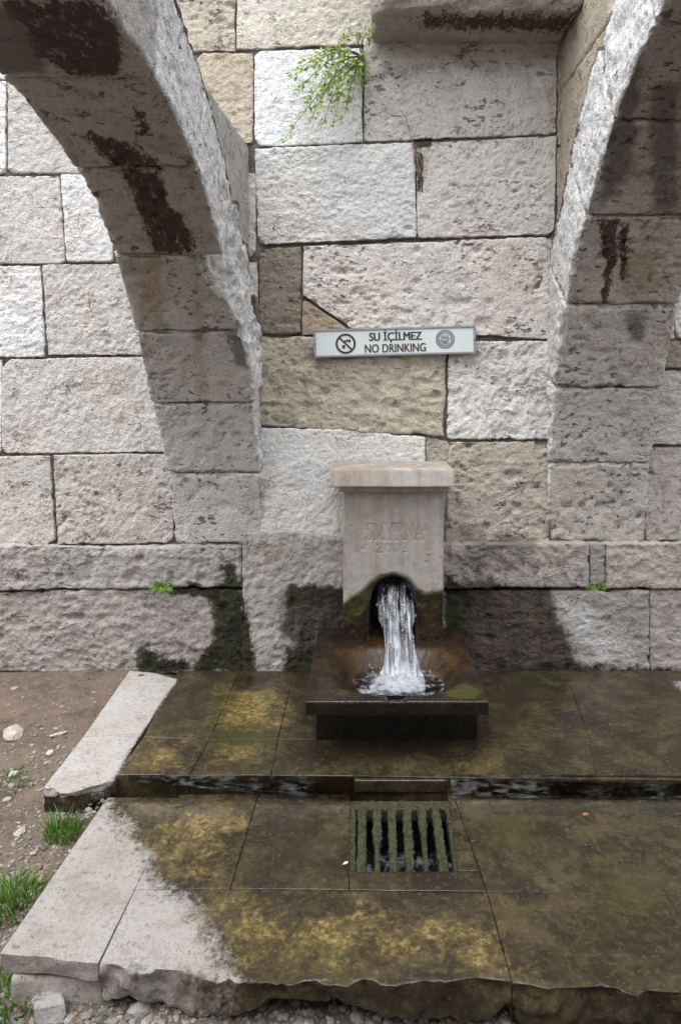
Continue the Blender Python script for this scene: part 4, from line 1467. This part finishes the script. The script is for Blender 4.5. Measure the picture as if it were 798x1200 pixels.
w2, h2 = swid / 2, shgt / 2
bm = bmesh.new(); bxm(bm, -w2 + .012, w2 - .012, -h2 + .010, h2 - .010, -.012, .006)
sign_mesh("panel", bm, PANEL, sign)
bm = bmesh.new()
bxm(bm, -w2, w2, h2 - .011, h2, -.02, .010, .002); bxm(bm, -w2, w2, -h2, -h2 + .011, -.02, .010, .002)
bxm(bm, -w2 + .0005, -w2 + .013, -h2 + .0112, h2 - .0112, -.02, .0095, .0015); bxm(bm, w2 - .013, w2 - .0005, -h2 + .0112, h2 - .0112, -.02, .0095, .0015)
frame = sign_mesh("frame", bm, ALU, sign)
for sx in (-w2 + .0065, w2 - .0065):
    bm = bmesh.new()
    bmesh.ops.create_cone(bm, cap_ends=True, segments=16, radius1=.004, radius2=.003, depth=.004, matrix=Matrix.Translation((sx, 0, .0115)))
    s_ = sign_mesh("screw", bm, INKG, sign)


def text(name, body, x0, x1, y0, h, m, bold):
    cu = bpy.data.curves.new(name, 'FONT')
    cu.body = body
    cu.size = 1
    cu.resolution_u = 6
    cu.extrude = .001
    tmp = bpy.data.objects.new(name, cu)
    COL.objects.link(tmp)
    dg = bpy.context.evaluated_depsgraph_get()
    me = bpy.data.meshes.new_from_object(tmp.evaluated_get(dg))
    bpy.data.objects.remove(tmp); bpy.data.curves.remove(cu)
    v = np.array([x.co[:] for x in me.vertices])
    # capital height without accents: measure on the baseline glyph box
    sx = (x1 - x0) / (v[:, 0].max() - v[:, 0].min())
    sy = h / .70
    for x in me.vertices:
        x.co = (x0 + (x.co.x - v[:, 0].min()) * sx, y0 + x.co.y * sy, x.co.z * .5)
    if bold:
        bm = bmesh.new()
        for q_ in range(3):
            t_ = me.copy(); t_.transform(Matrix.Translation(((q_ - 1) * bold * pxm, 0, .00012 * q_)))
            bm.from_mesh(t_); bpy.data.meshes.remove(t_)
        bm.to_mesh(me); bm.free()
    me.transform(SM @ Matrix.Translation((0, 0, .0072)))
    me.materials.clear(); me.materials.append(m)
    me.name = name
    return link(name, me, sign)


pxm = swid / 190
ox = lambda px: (px - 462) * pxm
oy = lambda py: (400 - py) * pxm
text("lettering", "SU \u0130\u00c7\u0130LMEZ", ox(432.5), ox(493.5), oy(398.4), 9.4 * pxm, INKB, .42)
text("lettering", "NO DRINKING", ox(427), ox(498), oy(412.2), 9.8 * pxm, INKR, .28)


def ring(bm, cx, cy, r0, r1, z0=.006, z1=.0076, n=48):
    vs = []
    for i in range(n):
        a = 2 * math.pi * i / n
        vs.append([bm.verts.new((cx + r * math.cos(a), cy + r * math.sin(a), z)) for r, z in ((r0, z1), (r1, z1), (r1, z0), (r0, z0))])
    for i in range(n):
        a, b = vs[i], vs[(i + 1) % n]
        for k in range(4):
            bm.faces.new((a[k], a[(k + 1) % 4], b[(k + 1) % 4], b[k]))


def strip(bm, pts, wd, z0=.006, z1=.0076):
    for (ax, ay), (bx, by) in zip(pts[:-1], pts[1:]):
        L = math.hypot(bx - ax, by - ay)
        M = Matrix.Translation(((ax + bx) / 2, (ay + by) / 2, (z0 + z1) / 2)) @ Matrix.Rotation(math.atan2(by - ay, bx - ax), 4, 'Z') @ Matrix.Diagonal((L + wd * .5, wd, z1 - z0, 1))
        bmesh.ops.create_cube(bm, size=1, matrix=M)


bm = bmesh.new()
cx, cy = ox(404.5), oy(401)
u = pxm
ring(bm, cx, cy, 9.4 * u, 11.8 * u)
strip(bm, [(cx - 7 * u, cy + 7 * u), (cx + 7 * u, cy - 7 * u)], 2.0 * u, .0061, .0079)
# tap and glass inside the ring
strip(bm, [(cx - 1 * u, cy + 3.2 * u), (cx + 5.5 * u, cy + 3.2 * u)], 1.9 * u)
strip(bm, [(cx + 4.6 * u, cy + 5.6 * u), (cx + 4.6 * u, cy + 1.2 * u)], 1.2 * u, z1=.0074)
strip(bm, [(cx + 1.8 * u, cy + 5.4 * u), (cx + 1.8 * u, cy + 3 * u)], 1.1 * u, z1=.0073)
strip(bm, [(cx - .6 * u, cy + 3.4 * u), (cx - 1.6 * u, cy + .6 * u)], 1.4 * u, z1=.0072)
bxm(bm, cx - 4.2 * u, cx - .8 * u, cy - 5.6 * u, cy - 1.6 * u, .006, .0071)
sign_mesh("pictogram", bm, INKR, sign)
bm = bmesh.new()
cx, cy = ox(521), oy(398.8)
ring(bm, cx, cy, 10.0 * u, 11.0 * u); ring(bm, cx, cy, 7.0 * u, 7.6 * u)
for i in range(34):
    a = 2 * math.pi * i / 34
    rr_ = 8.75 * u
    strip(bm, [(cx + math.cos(a) * (rr_ - .8 * u), cy + math.sin(a) * (rr_ - .8 * u)), (cx + math.cos(a + .05) * (rr_ + .9 * u), cy + math.sin(a + .05) * (rr_ + .9 * u))], .75 * u)
strip(bm, [(cx - 6 * u, cy - .8 * u), (cx - 3.5 * u, cy - 2.6 * u), (cx + 1 * u, cy - 2.4 * u), (cx + 4.5 * u, cy - .2 * u), (cx + 6 * u, cy + 1.2 * u)], 1.1 * u)
for k_ in range(4):
    strip(bm, [(cx + (-4.4 + 2.3 * k_) * u, cy - 1.2 * u), (cx + (-4.0 + 2.3 * k_) * u, cy + 4.6 * u), (cx + (-2.9 + 2.2 * k_) * u, cy + 1.0 * u)], .8 * u)
for k_ in range(3):
    strip(bm, [(cx + (-4.5 + .8 * k_) * u, cy - (3.4 + k_) * u), (cx + (4.5 - .8 * k_) * u, cy - (3.2 + k_) * u)], .55 * u)
sign_mesh("emblem", bm, INKG, sign)

# ------------------------------------------------------------------ plants


def leafmat(name, a, b, trans=.35):
    m, nt, p = newmat(name)
    k = NT(nt)
    oi = k.noise(35, 2, .5)
    nt.links.new(k.mix(k.ss(oi, .3, .7), a, b), p.inputs['Base Color'])
    p.inputs['Roughness'].default_value = .5
    tr = k.n("ShaderNodeBsdfTranslucent")
    nt.links.new(k.mix(k.ss(oi, .3, .7), a, b), tr.inputs[0])
    mx = k.n("ShaderNodeMixShader"); mx.inputs[0].default_value = trans
    nt.links.new(p.outputs[0], mx.inputs[1]); nt.links.new(tr.outputs[0], mx.inputs[2])
    nt.links.new(mx.outputs[0], nt.nodes["Material Output"].inputs['Surface'])
    return m


LEAF = leafmat("shrub_leaf", (.15, .27, .05), (.36, .46, .09))
FERN = leafmat("weed_leaf", (.08, .18, .025), (.19, .32, .04))
GRASS = leafmat("grass_blade", (.06, .15, .02), (.13, .24, .035))
STEM = simple("stem_bark", (.15, .11, .08), .85, .3, 40, .4)
DRY = simple("dry_twig", (.24, .16, .09), .9, .3, 40, .4)


def tube(bm, pts, r0, r1, n=6):
    rings = []
    for i, p in enumerate(pts):
        p = Vector(p)
        d = (Vector(pts[min(i + 1, len(pts) - 1)]) - Vector(pts[max(i - 1, 0)])).normalized()
        a = d.orthogonal().normalized(); b = d.cross(a)
        r = r0 + (r1 - r0) * i / max(1, len(pts) - 1)
        rings.append([bm.verts.new(p + (a * math.cos(2 * math.pi * k / n) + b * math.sin(2 * math.pi * k / n)) * r) for k in range(n)])
    for A, B in zip(rings[:-1], rings[1:]):
        for k in range(n):
            bm.faces.new((A[k], A[(k + 1) % n], B[(k + 1) % n], B[k]))


def leaf(bm, p, d, nrm, L, wd):
    d = Vector(d).normalized(); nrm = Vector(nrm)
    s = d.cross(nrm)
    if s.length < 1e-4: s = d.orthogonal()
    s.normalize(); nn = s.cross(d).normalized()
    p = Vector(p)
    pts = [p, p + d * L * .28 + s * wd * .42 + nn * L * .05, p + d * L * .62 + s * wd * .5 + nn * L * .06, p + d * L, p + d * L * .62 - s * wd * .5 + nn * L * .06, p + d * L * .28 - s * wd * .42 + nn * L * .05, p + d * L * .5 - nn * L * .02]
    v = [bm.verts.new(x) for x in pts]
    for i in range(6):
        bm.faces.new((v[6], v[i], v[(i + 1) % 6]))


def rv(s=1.0):
    return Vector((random.gauss(0, s), random.gauss(0, s), random.gauss(0, s)))


def bm_obj(name, bm, m, parent=None, smooth=True):
    me = bpy.data.meshes.new(name); bm.to_mesh(me); bm.free(); me.materials.append(m)
    me.polygons.foreach_set('use_smooth', np.full(len(me.polygons), smooth))
    return link(name, me, parent)


# shrub rooted in the wall joint
def w3(px, py, out=0.0):
    p = W(px, py, YW - out)
    return Vector((float(p[0]), YW - out, float(p[1])))


root = w3(424, 66, -.01)
shrub = tag(empty("wall_shrub", root), "light green leafy shrub hanging from the high wall joint", "shrub", kind="thing")
bs, bl = bmesh.new(), bmesh.new()
tips = [((432, 42), .10), ((402, 44), .10), ((352, 78), .12), ((345, 86), .14), ((368, 66), .16), ((346, 106), .14), ((358, 120), .13), ((334, 162), .10), ((376, 152), .12), ((390, 144), .15), ((404, 134), .12), ((412, 118), .10), ((428, 92), .08), ((420, 100), .10), ((380, 96), .2), ((364, 140), .14), ((395, 110), .2), ((374, 120), .19)]
for (tx, ty), out in tips:
    t = w3(tx, ty, out)
    midp = root.lerp(t, .5) + Vector((0, -.05, .035)) + rv(.012)
    pts = [root, root.lerp(midp, .5) + Vector((0, -.02, 0)) + rv(.006), midp, midp.lerp(t, .5) + rv(.006), t]
    tube(bs, pts, .004, .0012, 5)
    n = int(10 + (t - root).length * 38)
    for i in range(n):
        f = .25 + .75 * (i + random.random() * .6) / n
        x = f * (len(pts) - 1); k = min(int(x), len(pts) - 2)
        p = pts[k].lerp(pts[k + 1], x - k)
        ax = (pts[k + 1] - pts[k]).normalized()
        # short side twig with a pair of leaves
        sd_ = rv(1); sd_ -= ax * sd_.dot(ax); sd_.normalize()
        q2 = p + (sd_ * .6 + ax * .5) * random.uniform(.012, .035)
        tube(bs, [p, q2], .0008, .0005, 4)
        for s in (0, 1):
            leaf(bl, q2 + rv(.003), sd_ * random.uniform(-.2, 1) + ax * .7 + rv(.5), Vector((0, -.7, .7)) + rv(.5), random.uniform(.012, .034), random.uniform(.008, .018))
bm_obj("stems", bs, STEM, shrub)
bm_obj("foliage", bl, LEAF, shrub)


def weed(name, label, cat, p, n, R, L, seed, flat=.5, down=0.0):
    random.seed(seed)
    p = Vector(p)
    o = tag(empty(name, p), label, cat, kind="thing")
    bs, bl = bmesh.new(), bmesh.new()
    for i in range(n):
        a = random.uniform(-2.6, 2.6) - math.pi / 2
        d = Vector((math.cos(a) * .9, -.45 + random.uniform(-.3, .1), math.sin(a) * .8 * flat + .45 - down)).normalized()
        ln = R * random.uniform(.5, 1)
        pts = [p, p + d * ln * .5 + Vector((0, 0, ln * .10)), p + d * ln + Vector((0, 0, -ln * .08))]
        tube(bs, pts, .0016, .0008, 4)
        for k in range(9):
            f = .2 + .8 * k / 8
            q_ = pts[0].lerp(pts[1], f * 2) if f < .5 else pts[1].lerp(pts[2], f * 2 - 1)
            for s in (-1, 1):
                sd_ = d.cross(Vector((0, -1, .6))).normalized() * s
                leaf(bl, q_, sd_ + d * .7 + rv(.25), Vector((0, -.6, .8)) + rv(.3), L * random.uniform(.7, 1.1) * (1.15 - f * .6), L * .55 * (1.15 - f * .6))
    bm_obj("stems", bs, FERN, o)
    bm_obj("foliage", bl, FERN, o)
    return o


weed("wall_fern", "bright green fern tuft on the mossy base at left", "fern", w3(193, 690, .07), 19, .082, .019, 3)
weed("wall_weed", "green weed in the base joint right of the fountain", "weed", w3(696, 689, .07), 14, .066, .018, 4)
weed("wall_weed", "tiny green sprig in the joint beside the right arch", "weed", w3(651, 270, .05), 6, .04, .014, 5)


def on_soil(px, py):
    return ground_at(px, py)


def tuft(label, px, py, n, rad, hgt, seed, lean=.5, wdt=.0035):
    random.seed(seed)
    p0 = on_soil(px, py)
    o_bm = bmesh.new()
    for i in range(n):
        a = random.random() * 6.283; r = rad * math.sqrt(random.random())
        x, y = p0[0] + r * math.cos(a), p0[1] + r * math.sin(a) * .8
        z = float(soil_z(np.array([[x]]), np.array([[y]]))[0, 0]) - .004
        d = Vector((math.cos(a) * r / rad + random.gauss(0, .4), math.sin(a) * r / rad + random.gauss(0, .4), 0)) * lean
        h = hgt * random.uniform(.45, 1.1)
        s = Vector((random.gauss(0, 1), random.gauss(0, 1), 0)).normalized() * wdt * random.uniform(.6, 1.2)
        prev = None
        for k in range(5):
            f = k / 4
            c_ = Vector((x, y, z)) + d * h * f * f + Vector((0, 0, h * (f - .32 * lean * f * f)))
            wv = s * (1 - f ** 1.6)
            cur = (o_bm.verts.new(c_ - wv), o_bm.verts.new(c_ + wv)) if k < 4 else (o_bm.verts.new(c_),)
            if prev:
                o_bm.faces.new((prev[0], prev[1], cur[-1], cur[0]) if len(cur) == 2 else (prev[0], prev[1], cur[0]))
            prev = cur
    return tag(bm_obj("grass_tuft", o_bm, GRASS), label, "grass", kind="thing")


tuft("dense green grass tuft beside the broken corner of the upper pavement", 74, 978, 170, .062, .085, 21)
tuft("tall grass clump along the left edge of the lower pavement", 18, 1058, 260, .10, .085, 22, .7)
tuft("grass clump at the foot of the slab in the near left corner", 8, 1170, 150, .10, .085, 23, .8)
tuft("low grass patch at the left edge of the soil", 6, 918, 120, .085, .04, 24, .9)
tuft("few small grass blades among the gravel before the slab", 252, 1180, 9, .03, .05, 25, .7)
tuft("thin grass sprig poking from the gravel at front", 135, 1180, 12, .04, .035, 26, .9)
tuft("sparse grass sprouts on the soil by the pale curb", 35, 905, 40, .09, .025, 27, .9)
tuft("tiny sprouts on the bare soil near the wall", 45, 800, 16, .06, .018, 28, 1)

# dry root in the joint
bm = bmesh.new()
for (xa, ya, xb, yb) in ((482, 160, 492, 200), (484, 165, 486, 215), (480, 155, 468, 128), (490, 180, 498, 210), (486, 170, 497, 186)):
    a, b = w3(xa, ya, .012), w3(xb, yb, .03)
    m_ = a.lerp(b, .5) + rv(.008)
    tube(bm, [a, m_, b], .003, .001, 5)
tag(bm_obj("dry_root", bm, DRY), "dry brown root dangling from the joint under the projecting slab", "root", kind="thing")

# ------------------------------------------------------------------ loose stones
def rockmat():
    m, nt, b = newmat("loose_stone")
    k = NT(nt)
    tint, *_ = k.attr("tint")
    n1, n2 = k.noise(30, 6, .65), k.noise(120, 4, .6)
    c = k.mix(k.ss(n1, .35, .7, 0, .7), tint, k.mix(1.0, tint, (.6, .52, .45), 'MULTIPLY'))
    c = k.mix(k.ss(n2, .5, .72, 0, .6), c, k.mix(1.0, c, (.55, .5, .45), 'MULTIPLY'))
    nt.links.new(c, b.inputs['Base Color'])
    b.inputs['Roughness'].default_value = .9
    nt.links.new(k.bump(k.math('ADD', n1, n2), .5, .006), b.inputs['Normal'])
    return m


ROCK = rockmat()


def ico(sub):
    bm = bmesh.new()
    bmesh.ops.create_icosphere(bm, subdivisions=sub, radius=1)
    V = np.array([v.co[:] for v in bm.verts]); F = [[v.index for v in f.verts] for f in bm.faces]
    bm.free()
    return V, F


IC1, IC3 = ico(1), ico(4)


def rock(label, px, py, size, tint, seed, flat=.5):
    p = on_soil(px, py)
    r = np.random.default_rng(seed)
    V = IC3[0].copy()
    for _ in range(11):       # broken facets
        n = r.normal(size=3); n /= np.linalg.norm(n)
        d = V @ n - r.uniform(.45, .78)
        k = d > 0
        V[k] -= n * d[k, None]
    V += V * (.05 * fbm(V + seed, 2.4, 3, seed))[:, None]
    V *= np.array([size[0], size[1], size[0] * flat])
    a = r.uniform(0, 6.28)
    V[:, :2] = V[:, :2] @ np.array([[math.cos(a), -math.sin(a)], [math.sin(a), math.cos(a)]])
    V += p + np.array([0, 0, size[0] * flat * .25])
    t = np.ones((len(V), 4)); t[:, :3] = tint
    return tag(mesh_from("loose_stone", V, IC3[1], ROCK, attrs={'tint': t}), label, "stone", kind="thing", group="loose stones on the soil")


GR, PK = (.30, .285, .27), (.34, .27, .225)
rock("large flat grey stone at the near left corner below the slab", 58, 1188, (.062, .05), (.27, .26, .25), 1, .6)
rock("flat pale stone lying on the soil at far left", 18, 858, (.085, .05), (.33, .31, .28), 2, .25)
rock("pale angular stone halfway between curb and left frame edge", 59, 883, (.026, .019), (.42, .38, .34), 3)
rock("pale stone lying on the soil near the low grass patch", 17, 907, (.026, .02), (.42, .38, .34), 4)
rock("stone slab fragment under the broken pavement corner", 62, 940, (.05, .026), (.31, .29, .26), 5, .4)
rock("small rounded pebble stone beside the dense grass tuft", 25, 975, (.026, .02), (.33, .31, .28), 6)
rock("reddish stone touching the left edge of the lower pavement", 49, 1032, (.028, .02), PK, 7, .7)
rock("brown stone fragment beside the tall grass clump", 45, 1020, (.020, .016), (.28, .18, .13), 8, .8)
rock("pinkish stone in front of the slab joint", 83, 1163, (.024, .020), PK, 9, .8)
rock("whitish stone wedged under the slab joint", 113, 1158, (.022, .020), (.38, .36, .34), 10, .9)
rock("grey stone in the gravel under the broken front edge", 165, 1182, (.040, .028), GR, 11, .6)
rock("thin stone flake against the base of the pale curb", 70, 862, (.045, .018), (.37, .34, .31), 12, .3)

# gravel: countless, one object
Vs, Fs, Ts = [], [], []
nv = 0
r = np.random.default_rng(99)


def pebble(px, py, s, tint):
    global nv
    p = on_soil(px, py)
    V = IC1[0] * (1 + r.normal(0, .18, (len(IC1[0]), 1)))
    V = V * np.array([s, s * r.uniform(.6, 1), s * r.uniform(.4, .7)])
    a = r.uniform(0, 6.28)
    V[:, :2] = V[:, :2] @ np.array([[math.cos(a), -math.sin(a)], [math.sin(a), math.cos(a)]])
    Vs.append(V + p + np.array([0, 0, s * .02]))
    Fs.extend([[i + nv for i in f] for f in IC1[1]])
    nv += len(V)
    t = np.ones((len(V), 4)); t[:, :3] = tint
    Ts.append(t)


def ptint():
    b = r.uniform(.09, .30)
    w_ = r.uniform(.75, 1)
    return (b, b * (1 + w_) / 2 * .98, b * w_ * .95)


for _ in range(3000):                                   # before the slabs
    px, py = r.uniform(-30, 830), r.uniform(1118, 1230)
    pebble(px, py, float(np.clip(r.lognormal(-4.95, .45), .003, .022)), ptint())
n_ = 0
while n_ < 2600:                                        # left of the paving
    px, py = r.uniform(-120, 150), r.uniform(792, 1110)
    edge_x = np.interp(py, [790, 925, 935, 1115], [150, 53, 120, 0])
    if px > edge_x + 4: continue
    near = np.clip((py - 740) / 200, .35, 1) * (1.0 if px > edge_x - 70 else .5)
    if r.random() > near: continue
    pebble(px, py, float(np.clip(r.lognormal(-5.35, .5), .002, .018)), ptint())
    n_ += 1
tag(mesh_from("gravel", np.concatenate(Vs), Fs, ROCK, smooth=False, attrs={'tint': np.concatenate(Ts)}), "loose gravel and pebbles scattered over the soil around the paving", "gravel", kind="stuff")

# rough bedding concrete below the lower slabs
bed = []
fl, frr = G(0, 1117, ZL), G(117, 1129, ZL)
P, N, F = rbox((frr[0] - fl[0] - .02, .26, .12), (.012, .02, .012), .02)
Q = P + np.array([(fl[0] + frr[0]) / 2 + .02, frr[1] + .150, ZL - .118])
Q += N * (.018 * fbm(Q, 8, 4, 15))[:, None]
a_ = pave_attrs(Q, (.30, .28, .26)); a_['m'][:, 0] = 1; a_['m'][:, 1:] = 0
mesh_from("bedding", Q, F.tolist(), PAVE, lo, attrs=a_)

# ------------------------------------------------------------------ fallen leaves and litter
def dead_leaf(name, label, cat, pos, L, wd, col, ang, m=None):
    bm = bmesh.new()
    leaf(bm, Vector((0, 0, 0)), (math.cos(ang), math.sin(ang), .12), (0, 0, 1), L, wd)
    for v in bm.verts: v.co += Vector(pos)
    m = m or leafmat(name + "_colour", tuple(c * .8 for c in col), col, .15)
    return tag(bm_obj(name, bm, m), label, cat, kind="thing")


g1 = G(686, 957, ZL)
dead_leaf("fallen_leaf", "orange fallen leaf on the wet lower paving at right", "leaf", (g1[0] - .014, g1[1], ZL + .006), .026, .015, (.30, .14, .04), .1)
g2 = G(169, 787.5)
dead_leaf("fallen_leaf", "yellow and red fallen leaf at the wall foot above the curb", "leaf", (g2[0] - .02, g2[1] - .05, .008), .04, .022, (.42, .25, .06), .2)
g3 = G(405, 1016, ZL)
dead_leaf("paper_scrap", "white paper scrap beside the drain grate", "litter", (g3[0] - .008, g3[1], ZL + .008), .020, .010, (.7, .7, .68), .6)
